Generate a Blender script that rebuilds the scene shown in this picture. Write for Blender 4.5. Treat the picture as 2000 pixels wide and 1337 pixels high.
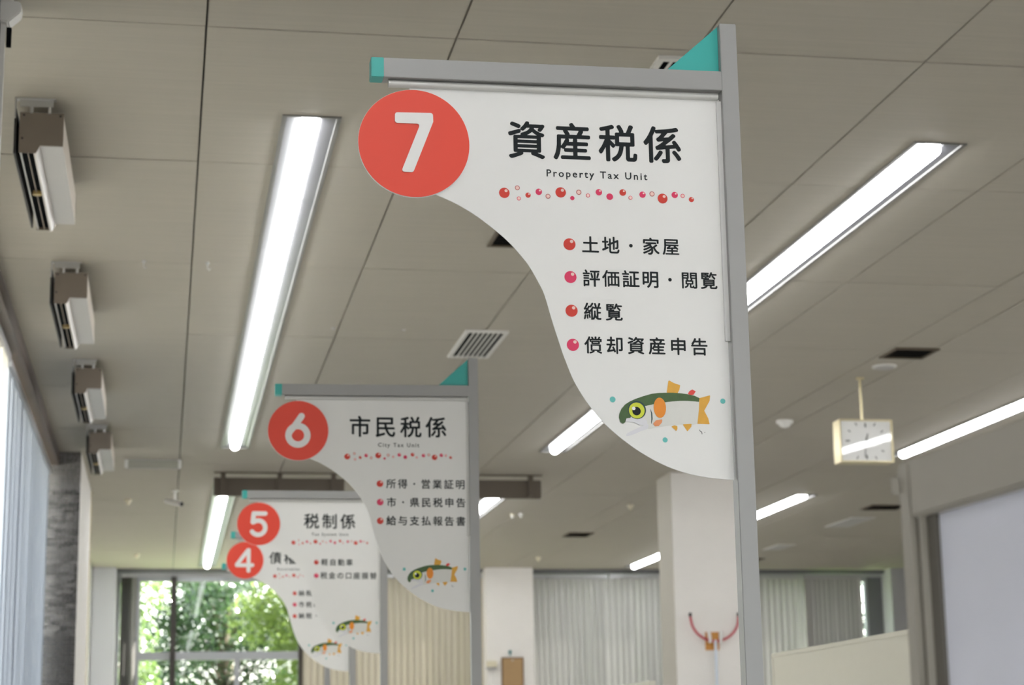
import bpy, bmesh, math, random
from mathutils import Vector, Matrix
for o in list(bpy.data.objects): bpy.data.objects.remove(o)
S = bpy.context.scene
COL = S.collection
random.seed(7)
EYE = 1.5          # camera height above the floor; everything below is written relative to it
H = 2.6            # ceiling above the camera
# ------------------------------------------------------------------ camera
F, PI_, YA, RO = 3745.4, .2131342, .1803629, -.01612301
fw = Vector((math.sin(YA)*math.cos(PI_), math.cos(YA)*math.cos(PI_), math.sin(PI_)))
r0 = Vector((math.cos(YA), -math.sin(YA), 0)); u0 = r0.cross(fw)
rt = r0*math.cos(RO)+u0*math.sin(RO); up = u0*math.cos(RO)-r0*math.sin(RO)
cd = bpy.data.cameras.new('camera'); cam = bpy.data.objects.new('camera', cd); COL.objects.link(cam)
cd.sensor_width = 36; cd.lens = F/2000*36; cd.clip_end = 300; cd.clip_start = .05
cam.matrix_world = Matrix(((rt.x, up.x, -fw.x, 0), (rt.y, up.y, -fw.y, 0), (rt.z, up.z, -fw.z, EYE), (0, 0, 0, 1)))
cd.dof.use_dof = True; cd.dof.focus_distance = 4.1; cd.dof.aperture_fstop = 6.7
S.camera = cam
S.view_settings.view_transform = 'Standard'; S.view_settings.look = 'None'
S.view_settings.gamma = 1; S.view_settings.use_curve_mapping = False
S.view_settings.exposure = 0.78
TUBE = 16.0         # emission of the ceiling lamps
# ------------------------------------------------------------------ sky and sun
w = bpy.data.worlds.new('sky'); S.world = w; w.use_nodes = True
nt = w.node_tree; nt.nodes.clear()
sky = nt.nodes.new('ShaderNodeTexSky'); sky.sky_type = 'NISHITA'; sky.sun_disc = False
sky.sun_elevation = math.radians(48); sky.sun_rotation = math.radians(40); sky.dust_density = 2.5; sky.air_density = 1.0
bg = nt.nodes.new('ShaderNodeBackground'); bg.inputs[1].default_value = .8
wo = nt.nodes.new('ShaderNodeOutputWorld')
hs = nt.nodes.new('ShaderNodeHueSaturation'); hs.inputs['Saturation'].default_value = .45; nt.links.new(sky.outputs[0], hs.inputs['Color']); nt.links.new(hs.outputs[0], bg.inputs[0]); nt.links.new(bg.outputs[0], wo.inputs[0])
sd = bpy.data.lights.new('sun', 'SUN'); sd.energy = 48; sd.angle = .01; sd.color = (1, .95, .86)
so = bpy.data.objects.new('sun', sd); COL.objects.link(so)
so.rotation_euler = Vector((-.75, -.30, -.95)).to_track_quat('-Z', 'Y').to_euler()
# ------------------------------------------------------------------ materials
def mat(name, col, rough=.5, metal=0., noise=0., nscale=20., bump=0., bscale=60., stretch=None, emit=0., trans=0., spec=.5, emcol=None):
    m = bpy.data.materials.new(name); m.use_nodes = True; n = m.node_tree; L = n.links
    p = n.nodes['Principled BSDF']; p.inputs['Base Color'].default_value = (*col, 1)
    p.inputs['Roughness'].default_value = rough; p.inputs['Metallic'].default_value = metal
    p.inputs['Specular IOR Level'].default_value = spec
    if emit:
        p.inputs['Emission Color'].default_value = (*(emcol or col), 1); p.inputs['Emission Strength'].default_value = emit
    co = None
    if noise or bump:
        tc = n.nodes.new('ShaderNodeTexCoord'); mp = n.nodes.new('ShaderNodeMapping'); L.new(tc.outputs['Object'], mp.inputs[0])
        if stretch: mp.inputs['Scale'].default_value = stretch
        co = mp.outputs[0]
    if noise:
        t = n.nodes.new('ShaderNodeTexNoise'); t.inputs['Scale'].default_value = nscale; t.inputs['Detail'].default_value = 5
        L.new(co, t.inputs['Vector'])
        mx = n.nodes.new('ShaderNodeMixRGB'); mx.inputs[1].default_value = (*[c*(1-noise) for c in col], 1)
        mx.inputs[2].default_value = (*[min(1, c*(1+noise)) for c in col], 1)
        L.new(t.outputs['Fac'], mx.inputs[0]); L.new(mx.outputs[0], p.inputs['Base Color'])
    if bump:
        t = n.nodes.new('ShaderNodeTexNoise'); t.inputs['Scale'].default_value = bscale; t.inputs['Detail'].default_value = 4
        L.new(co, t.inputs['Vector']); b = n.nodes.new('ShaderNodeBump'); b.inputs['Strength'].default_value = bump; b.inputs['Distance'].default_value = .004
        L.new(t.outputs['Fac'], b.inputs['Height']); L.new(b.outputs[0], p.inputs['Normal'])
    if trans:
        tr = n.nodes.new('ShaderNodeBsdfTranslucent'); tr.inputs[0].default_value = (*col, 1)
        ms = n.nodes.new('ShaderNodeMixShader'); ms.inputs[0].default_value = trans
        L.new(p.outputs[0], ms.inputs[1]); L.new(tr.outputs[0], ms.inputs[2]); L.new(ms.outputs[0], n.nodes['Material Output'].inputs[0])
    return m
def glassmat(name, tint=(1, 1, 1), refl=.05):
    m = bpy.data.materials.new(name); m.use_nodes = True; n = m.node_tree; n.nodes.clear()
    t = n.nodes.new('ShaderNodeBsdfTransparent'); t.inputs[0].default_value = (*tint, 1)
    g = n.nodes.new('ShaderNodeBsdfGlossy'); g.inputs['Roughness'].default_value = .02
    f = n.nodes.new('ShaderNodeLayerWeight'); f.inputs[0].default_value = .5
    pw = n.nodes.new('ShaderNodeMath'); pw.operation = 'POWER'; pw.inputs[1].default_value = 4
    ad = n.nodes.new('ShaderNodeMath'); ad.operation = 'MULTIPLY_ADD'; ad.inputs[1].default_value = .8; ad.inputs[2].default_value = refl
    x = n.nodes.new('ShaderNodeMixShader'); o = n.nodes.new('ShaderNodeOutputMaterial')
    n.links.new(f.outputs['Facing'], pw.inputs[0]); n.links.new(pw.outputs[0], ad.inputs[0]); n.links.new(ad.outputs[0], x.inputs[0])
    n.links.new(t.outputs[0], x.inputs[1]); n.links.new(g.outputs[0], x.inputs[2]); n.links.new(x.outputs[0], o.inputs[0])
    return m
M = dict(
 ceil=mat('ceiling_board', (.435, .405, .345), .75, noise=.10, nscale=3, stretch=(.5, 14, 1), bump=.25, bscale=40),
 joint=mat('joint_shadow', (.10, .095, .085), .9),
 wall=mat('wall_paint', (.62, .60, .58), .8, noise=.03),
 pillar=mat('pillar_paint', (.84, .81, .775), .75, noise=.03, nscale=6),
 grey=mat('grey_wall', (.42, .42, .43), .8, noise=.04),
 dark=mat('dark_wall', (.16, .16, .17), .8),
 floor=mat('floor_vinyl', (.60, .58, .54), .45, noise=.08, nscale=4),
 alu=mat('satin_grey_metal', (.33, .33, .325), .42, metal=.2, noise=.03, nscale=8),
 tube=mat('brushed_tube', (.62, .62, .60), .3, metal=.3),
 lip=mat('pale_channel', (.66, .66, .65), .5),
 teal=mat('teal_paint', (.045, .42, .385), .38, noise=.03, nscale=6),
 panel=mat('white_sign_board', (.78, .78, .765), .42, noise=.01),
 red=mat('red_disc', (.80, .066, .036), .42, noise=.03, nscale=5),
 rim=mat('white_rim', (.82, .81, .80), .4),
 ink=mat('dark_ink', (.010, .014, .016), .5, spec=.2),
 ink2=mat('grey_ink', (.022, .027, .03), .5, spec=.2),
 bred=mat('bead_red', (.62, .036, .02), .4), bpink=mat('bead_pink', (.70, .030, .115), .4),
 bpale=mat('bead_glint', (.86, .60, .55), .4), bring=mat('bead_outline', (.48, .12, .12), .4),
 fgreen=mat('print_green', (.055, .115, .035), .5, noise=.2, nscale=90), forange=mat('print_orange', (.80, .27, .02), .5, noise=.08, nscale=60),
 famber=mat('print_amber', (.72, .38, .045), .5, noise=.12, nscale=60), fbelly=mat('print_pale', (.69, .69, .655), .5, noise=.03, nscale=60),
 flilac=mat('print_lilac', (.70, .70, .735), .5, noise=.02), fyel=mat('print_yellow', (.62, .68, .04), .5), fred=mat('print_red', (.75, .06, .05), .5),
 fteal=mat('print_teal', (.13, .50, .47), .5), fcoral=mat('print_coral', (.80, .30, .12), .5), fwhite=mat('print_white', (.9, .9, .92), .5), fdk=mat('print_dark', (.01, .05, .05), .5),
 house=mat('lamp_housing', (.60, .61, .63), .35, metal=.55), refl=mat('lamp_reflector', (.055, .055, .06), .30, spec=.35), lrim=mat('lamp_rim', (.16, .155, .145), .5),
 lamp=mat('lamp_diffuser', (1, 1, 1), .4, emit=TUBE, emcol=(.975, .99, 1)),
 hbox=mat('heater_beige', (.40, .35, .29), .5, noise=.05), hend=mat('heater_end', (.16, .13, .10), .55, noise=.05, nscale=10), hwhite=mat('heater_grille_trim', (.70, .67, .64), .45),
 hgrey=mat('heater_underside', (.50, .49, .48), .45), black=mat('matt_black', (.012, .012, .012), .6), steel=mat('galvanised_steel', (.55, .55, .55), .3, metal=.8), brass=mat('brass_dull', (.45, .33, .12), .35, metal=.6),
 ventw=mat('vent_frame_white', (.66, .65, .62), .5), ventb=mat('vent_brown', (.11, .085, .055), .6), slot=mat('slot_black', (.004, .005, .006), .9, spec=.05),
 white=mat('white_plastic', (.78, .77, .74), .4), cream=mat('cream_plastic', (.72, .66, .50), .45), accs=mat('access_cover', (.48, .47, .46), .6),
 bbrown=mat('board_back_brown', (.13, .105, .08), .6, noise=.08, nscale=5),
 gold=mat('clock_gold', (.62, .54, .34), .3, metal=.7), dial=mat('clock_dial', (.90, .90, .89), .5),
 trim=mat('dark_wood_trim', (.085, .060, .048), .5, noise=.15), rail=mat('blind_headrail', (.40, .40, .41), .45, metal=.3),
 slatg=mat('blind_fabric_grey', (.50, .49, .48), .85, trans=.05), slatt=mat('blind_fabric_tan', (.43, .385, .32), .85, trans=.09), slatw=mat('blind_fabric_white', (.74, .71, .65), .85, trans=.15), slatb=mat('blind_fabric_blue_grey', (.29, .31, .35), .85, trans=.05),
 slatd=mat('blind_fabric_dark', (.165, .157, .15), .85, trans=.1),
 wframe=mat('window_aluminium', (.36, .37, .40), .4, metal=.3), wdark=mat('window_mullion_dark', (.030, .024, .022), .5), glass=glassmat('window_glass', (.96, .975, .97), .010),
 acryl=glassmat('clear_acrylic', (.92, .94, .95), .03), cglass=glassmat('clock_glass', (1, 1, 1), .07),
 part=mat('partition_cream', (.70, .675, .59), .6, noise=.02), nbf=mat('board_frame_beige', (.38, .36, .31), .5, noise=.03), nbp=mat('board_panel_blue_grey', (.80, .83, .95), .55, noise=.02), nbd=mat('board_groove', (.13, .12, .10), .6),
 rednet=mat('red_rubber', (.55, .06, .09), .45), wpole=mat('pale_blue_pole', (.72, .78, .86), .35), hook=mat('orange_holder', (.65, .30, .06), .5), clipb=mat('cork_brown', (.42, .27, .13), .7, noise=.15, nscale=60), clipd=mat('wood_edge', (.20, .11, .05), .6), bluep=mat('teal_magnet', (.03, .17, .18), .5),
 leaf=mat('leaf_green', (.085, .135, .035), .17, noise=.45, nscale=1.3, trans=.45, spec=.7), leaf2=mat('leaf_light', (.15, .21, .05), .17, noise=.4, nscale=1.6, trans=.5, spec=.7), leaf3=mat('leaf_dark', (.035, .07, .028), .16, noise=.4, nscale=1.3, trans=.35, spec=.8), bark=mat('bark', (.10, .075, .05), .9, noise=.3, bump=.5), paving=mat('paving', (.45, .44, .42), .9, noise=.1), sidep=mat('pillar_darker_side', (.56, .525, .46), .7), colg=mat('pale_grey_paint', (.60, .61, .64), .7), grass=mat('lawn', (.10, .16, .05), .9, noise=.3),
)
def stone_mat():
    m = mat('stacked_stone', (.165, .157, .15), .85, bump=.6, bscale=90, noise=.25, nscale=8)
    n = m.node_tree; oi = n.nodes.new('ShaderNodeObjectInfo'); hs = n.nodes.new('ShaderNodeHueSaturation')
    p = n.nodes['Principled BSDF']; src = p.inputs['Base Color'].links[0].from_socket
    mr = n.nodes.new('ShaderNodeMapRange'); mr.inputs[3].default_value = .45; mr.inputs[4].default_value = 1.45
    n.links.new(oi.outputs['Random'], mr.inputs[0]); n.links.new(mr.outputs[0], hs.inputs['Value']); n.links.new(src, hs.inputs['Color']); n.links.new(hs.outputs[0], p.inputs['Base Color'])
    return m
M['stone'] = stone_mat()
# ------------------------------------------------------------------ mesh helpers
class MB:
    def __init__(s): s.v = []; s.f = []; s.mi = []; s.mats = []
    def add(s, v, f, m=None):
        k = len(s.v); s.v += [tuple(p) for p in v]; s.f += [tuple(i+k for i in q) for q in f]
        if m is not None and m not in s.mats: s.mats.append(m)
        s.mi += [s.mats.index(m) if m is not None else 0]*len(f)
        return s
    def box(s, x0, x1, y0, y1, z0, z1, m=None):
        v = [(x, y, z) for z in (z0, z1) for y in (y0, y1) for x in (x0, x1)]
        return s.add(v, [(0, 2, 3, 1), (4, 5, 7, 6), (0, 1, 5, 4), (2, 6, 7, 3), (0, 4, 6, 2), (1, 3, 7, 5)], m)
    def prism(s, pts, a0, a1, axis='y', m=None):
        """polygon in the two other axes, extruded along axis; y: (x,z)  x: (y,z)  z: (x,y)"""
        n = len(pts)
        f3 = {'y': lambda p, a: (p[0], a, p[1]), 'x': lambda p, a: (a, p[0], p[1]), 'z': lambda p, a: (p[0], p[1], a)}[axis]
        v = [f3(p, a0) for p in pts]+[f3(p, a1) for p in pts]
        f = [tuple(range(n))[::-1], tuple(range(n, 2*n))]+[(i, (i+1) % n, n+(i+1) % n, n+i) for i in range(n)]
        return s.add(v, f, m)
    def cyl(s, p0, p1, r, n=16, r1=None, m=None):
        p0 = Vector(p0); p1 = Vector(p1); d = (p1-p0).normalized(); r1 = r if r1 is None else r1
        a = d.orthogonal().normalized(); b = d.cross(a)
        v = [p0+(a*math.cos(t)+b*math.sin(t))*r for t in [2*math.pi*i/n for i in range(n)]]+[p1+(a*math.cos(t)+b*math.sin(t))*r1 for t in [2*math.pi*i/n for i in range(n)]]
        return s.add(v, [tuple(range(n))[::-1], tuple(range(n, 2*n))]+[(i, (i+1) % n, n+(i+1) % n, n+i) for i in range(n)], m)
    def tubep(s, pts, r, n=10, m=None):
        pts = [Vector(p) for p in pts]; k0 = None; v = []; f = []
        a = None
        for i, p in enumerate(pts):
            d = (pts[min(i+1, len(pts)-1)]-pts[max(i-1, 0)]).normalized()
            a = d.orthogonal().normalized() if a is None else (a-d*a.dot(d)).normalized()
            b = d.cross(a); rr = r[i] if isinstance(r, (list, tuple)) else r
            v += [p+(a*math.cos(2*math.pi*j/n)+b*math.sin(2*math.pi*j/n))*rr for j in range(n)]
        for i in range(len(pts)-1):
            f += [(i*n+j, i*n+(j+1) % n, (i+1)*n+(j+1) % n, (i+1)*n+j) for j in range(n)]
        f += [tuple(range(n))[::-1], tuple(range((len(pts)-1)*n, len(pts)*n))]
        return s.add(v, f, m)
    def dome(s, c, r, h, n=18, k=5, m=None):
        """flattened hemisphere hanging down from c"""
        v = []; f = []
        for i in range(k):
            t = i/k*math.pi/2
            v += [(c[0]+r*math.cos(t)*math.cos(2*math.pi*j/n), c[1]+r*math.cos(t)*math.sin(2*math.pi*j/n), c[2]-h*math.sin(t)) for j in range(n)]
        v.append((c[0], c[1], c[2]-h))
        for i in range(k-1): f += [(i*n+j, (i+1)*n+j, (i+1)*n+(j+1) % n, i*n+(j+1) % n) for j in range(n)]
        f += [((k-1)*n+j, k*n, (k-1)*n+(j+1) % n) for j in range(n)]; f.append(tuple(range(n)))
        return s.add(v, f, m)
    def build(s, name, m=None, parent=None, loc=None, bevel=0, smooth=False, recalc=True):
        me = bpy.data.meshes.new(name); me.from_pydata(s.v, [], s.f)
        mats = s.mats if s.mats else [m]
        for q in mats: me.materials.append(M[q])
        if s.mats: me.polygons.foreach_set('material_index', s.mi)
        if recalc:
            b = bmesh.new(); b.from_mesh(me); bmesh.ops.recalc_face_normals(b, faces=b.faces)
            if bevel: bmesh.ops.bevel(b, geom=b.edges[:], offset=bevel, segments=2, affect='EDGES', clamp_overlap=True)
            b.to_mesh(me); b.free()
        if smooth:
            me.polygons.foreach_set('use_smooth', [True]*len(me.polygons))
            try: me.set_sharp_from_angle(angle=math.radians(40))
            except Exception: pass
        o = bpy.data.objects.new(name, me); COL.objects.link(o)
        if parent: o.parent = parent
        if loc: o.location = loc
        return o
def empty(name, loc=(0, 0, 0), rz=0):
    o = bpy.data.objects.new(name, None); COL.objects.link(o); o.location = loc; o.rotation_euler = (0, 0, rz); o.empty_display_size = .1
    return o
def tag(o, label=None, cat=None, group=None, kind=None):
    if label: o['label'] = label
    if cat: o['category'] = cat
    if group: o['group'] = group
    if kind: o['kind'] = kind
    return o
def struct(o, label=None): return tag(o, label, None, None, 'structure')
def copy_obj(o, parent, loc=None):
    c = o.copy(); COL.objects.link(c); c.parent = parent
    if loc is not None: c.location = loc
    return c
def copy_tree(o, loc, rz=0):
    c = o.copy(); COL.objects.link(c); c.location = loc; c.rotation_euler = (0, 0, rz)
    for ch in list(o.children):
        d = copy_obj(ch, c)
        for g in list(ch.children): copy_obj(g, d)
    return c
FLOOR = -EYE
# outline tables, metres in the plane of the sign panel
PANEL= [(-0.6859, 1.3647), (-0.0185, 1.3688), (-0.0192, 1.138), (-0.0213, 0.8413), (-0.0184, 0.5505), (-0.0684, 0.5544), (-0.1217, 0.5645), (-0.1698, 0.5818), (-0.2222, 0.611), (-0.2742, 0.6509), (-0.3117, 0.6912), (-0.3468, 0.7454), (-0.3682, 0.798), (-0.3784, 0.8291), (-0.3923, 0.8749), (-0.4078, 0.9309), (-0.4218, 0.9609), (-0.4388, 0.991), (-0.4532, 1.0102), (-0.4814, 1.0417), (-0.5114, 1.0678), (-0.5507, 1.0969), (-0.5911, 1.1202), (-0.6305, 1.1369), (-0.6868, 1.1579)]
SEVEN= [(-0.0398, 0.0647), (0.0394, 0.0664), (0.04, 0.0473), (-0.0021, -0.0631), (-0.0273, -0.0631), (0.013, 0.0421), (-0.0399, 0.0419)]
BEADS= [(-0.489, 1.1466, 0.0112, 'r'), (-0.4613, 1.1586, 0.0052, 'o'), (-0.4585, 1.1358, 0.0043, 'q'), (-0.4389, 1.1435, 0.0056, 'r'), (-0.416, 1.1516, 0.0069, 'p'), (-0.3966, 1.1427, 0.0052, 'o'), (-0.3694, 1.1521, 0.0112, 'r'), (-0.3448, 1.1406, 0.0046, 's'), (-0.3307, 1.1538, 0.0056, 'o'), (-0.3112, 1.1475, 0.0043, 'q'), (-0.2876, 1.1554, 0.0069, 'p'), (-0.2645, 1.1466, 0.0072, 's'), (-0.2362, 1.1567, 0.0072, 'r'), (-0.2199, 1.1459, 0.0043, 'q'), (-0.1935, 1.1536, 0.0069, 'p'), (-0.1729, 1.156, 0.0056, 'o'), (-0.1502, 1.1468, 0.0108, 'r'), (-0.1236, 1.1555, 0.0069, 'p'), (-0.1063, 1.1541, 0.0046, 'q'), (-0.0875, 1.1467, 0.0056, 'r')]
SIGNS={
7 : {'title': ('資産税係', (-0.439, 1.264), (-0.1459, 1.2657), 0.0867), 'eng': ('Property Tax Unit', (-0.3987, 1.1861), (-0.1819, 1.1878)), 'rows': [('土地・家屋', (-0.3084, 1.0411), (-0.1356, 1.0422), 0.0388), ('評価証明・閲覧', (-0.3084, 0.9694), (-0.056, 0.9714), 0.0388), ('縦覧', (-0.3076, 0.899), (-0.262, 0.8983), 0.0388), ('償却資産申告', (-0.3075, 0.8278), (-0.082, 0.829), 0.0388)], 'dots': [(-0.3531, 1.0406), (-0.3526, 0.9704), (-0.3519, 0.8988), (-0.3508, 0.8269)]} ,
6 : {'title': ('市民税係', (-0.4396, 1.2648), (-0.143, 1.2654), 0.0867), 'eng': ('City Tax Unit', (-0.37, 1.1864), (-0.2097, 1.1865)), 'rows': [('所得・営業証明', (-0.3196, 1.0428), (-0.0507, 1.0418), 0.0388), ('市・県民税申告', (-0.3184, 0.9714), (-0.049, 0.9708), 0.0388), ('給与支払報告書', (-0.3196, 0.9006), (-0.0498, 0.8988), 0.0388)], 'dots': [(-0.3628, 1.0423), (-0.3621, 0.9711), (-0.3618, 0.8989)]} ,
5 : {'title': ('税制係', (-0.3918, 1.2638), (-0.1933, 1.263), 0.0867), 'eng': ('Tax System Unit', (-0.3913, 1.1846), (-0.1908, 1.1846)), 'rows': [('軽自動車', (-0.3199, 1.0413), (-0.1843, 1.0403), 0.0388), ('税金の口座振替', (-0.3237, 0.9693), (-0.0543, 0.9685), 0.0388)], 'dots': [(-0.3643, 1.0404), (-0.3639, 0.9683)]} ,
4 : {'title': ('債権管理係', (-0.4864, 1.2615), (-0.1162, 1.2572), 0.0806), 'eng': ('Receivables Management Unit', (-0.4733, 1.184), (-0.1061, 1.1824)), 'rows': [('納税証明', (-0.3199, 1.04), (-0.1805, 1.0387), 0.0388), ('市税の収納', (-0.3194, 0.9693), (-0.1346, 0.9678), 0.0388), ('納税・相談', (-0.3188, 0.8987), (-0.1343, 0.897), 0.0388)], 'dots': [(-0.3632, 1.0393), (-0.3626, 0.9686), (-0.362, 0.8964)]} }
FISH={
'belly' : [(-0.2038, 0.7009), (-0.1823, 0.7062), (-0.1594, 0.7102), (-0.1273, 0.7139), (-0.0872, 0.7123), (-0.0923, 0.666), (-0.129, 0.6639), (-0.1596, 0.6605), (-0.1901, 0.6548), (-0.1991, 0.6555), (-0.2048, 0.6688), (-0.2348, 0.6758), (-0.2191, 0.6954)] ,
'jaw' : [(-0.1988, 0.6651), (-0.2172, 0.6567), (-0.2356, 0.6475), (-0.2433, 0.6422), (-0.2419, 0.6385), (-0.2267, 0.6429), (-0.2129, 0.649), (-0.1976, 0.6552)] ,
'lip' : [(-0.2439, 0.6742), (-0.2317, 0.6761), (-0.2046, 0.6748), (-0.199, 0.6704), (-0.2004, 0.6644), (-0.214, 0.6619), (-0.2275, 0.6677), (-0.244, 0.6689)] ,
'back' : [(-0.2581, 0.6769), (-0.2571, 0.6844), (-0.2523, 0.6949), (-0.2445, 0.704), (-0.2337, 0.7109), (-0.2215, 0.7164), (-0.2061, 0.7219), (-0.1877, 0.7274), (-0.1725, 0.7295), (-0.1572, 0.7302), (-0.1419, 0.7305), (-0.1267, 0.7297), (-0.1115, 0.728), (-0.0963, 0.7248), (-0.086, 0.7202), (-0.0872, 0.7123), (-0.0967, 0.7132), (-0.112, 0.7142), (-0.1273, 0.7139), (-0.1426, 0.7125), (-0.1594, 0.7102), (-0.1823, 0.7062), (-0.2022, 0.7014), (-0.2191, 0.6954), (-0.2315, 0.6833), (-0.234, 0.6765), (-0.2423, 0.6754), (-0.244, 0.6712), (-0.2456, 0.6667), (-0.2502, 0.6639), (-0.2554, 0.6673)] ,
'gill' : [(-0.1924, 0.6989), (-0.1875, 0.687), (-0.1871, 0.675), (-0.1906, 0.6615), (-0.1899, 0.675), (-0.1899, 0.6869)] ,
'pelvic' : [(-0.1867, 0.6646), (-0.1804, 0.6721), (-0.1667, 0.6746), (-0.1677, 0.6679), (-0.1747, 0.6603), (-0.1823, 0.6594)] ,
'fin1' : [(-0.1482, 0.6599), (-0.1413, 0.6623), (-0.1352, 0.6609), (-0.1351, 0.6549), (-0.1379, 0.6504)] ,
'fin2' : [(-0.1237, 0.6648), (-0.1046, 0.6661), (-0.1056, 0.6598), (-0.1143, 0.65)] ,
'dorsal' : [(-0.1554, 0.7303), (-0.151, 0.7552), (-0.1487, 0.756), (-0.1397, 0.7509), (-0.1261, 0.7466), (-0.128, 0.7375), (-0.132, 0.7299)] ,
'red' : [(-0.1107, 0.7288), (-0.1066, 0.7349), (-0.1004, 0.738), (-0.0932, 0.7344), (-0.0985, 0.7268), (-0.1047, 0.7259)] ,
'tail' : [(-0.086, 0.7202), (-0.0628, 0.7266), (-0.0645, 0.7145), (-0.0768, 0.694), (-0.0689, 0.6783), (-0.0661, 0.6656), (-0.0923, 0.6663), (-0.0878, 0.6976)] ,
'sign' : [(-0.0885, 0.6538), (-0.0873, 0.6538), (-0.0862, 0.6502), (-0.083, 0.6493), (-0.0822, 0.644), (-0.084, 0.6442), (-0.0848, 0.6481), (-0.0878, 0.6493)] ,
}
FC= {'eye': (-0.2202, 0.692, 0.016586640000000003), 'ring': (-0.2196, 0.6932, 0.019043920000000006), 'pupil': (-0.2207, 0.6906, 0.008907640000000001), 'glint': (-0.2266, 0.6961, 0.0036859200000000005), 'd1': (-0.2702, 0.7143, 0.0061432000000000014), 'd2': (-0.036, 0.7147, 0.005528880000000002), 'd3': (-0.162, 0.6318, 0.005375300000000001), 'dot': (-0.0774, 0.6485, 0.0007679000000000002)}
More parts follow.
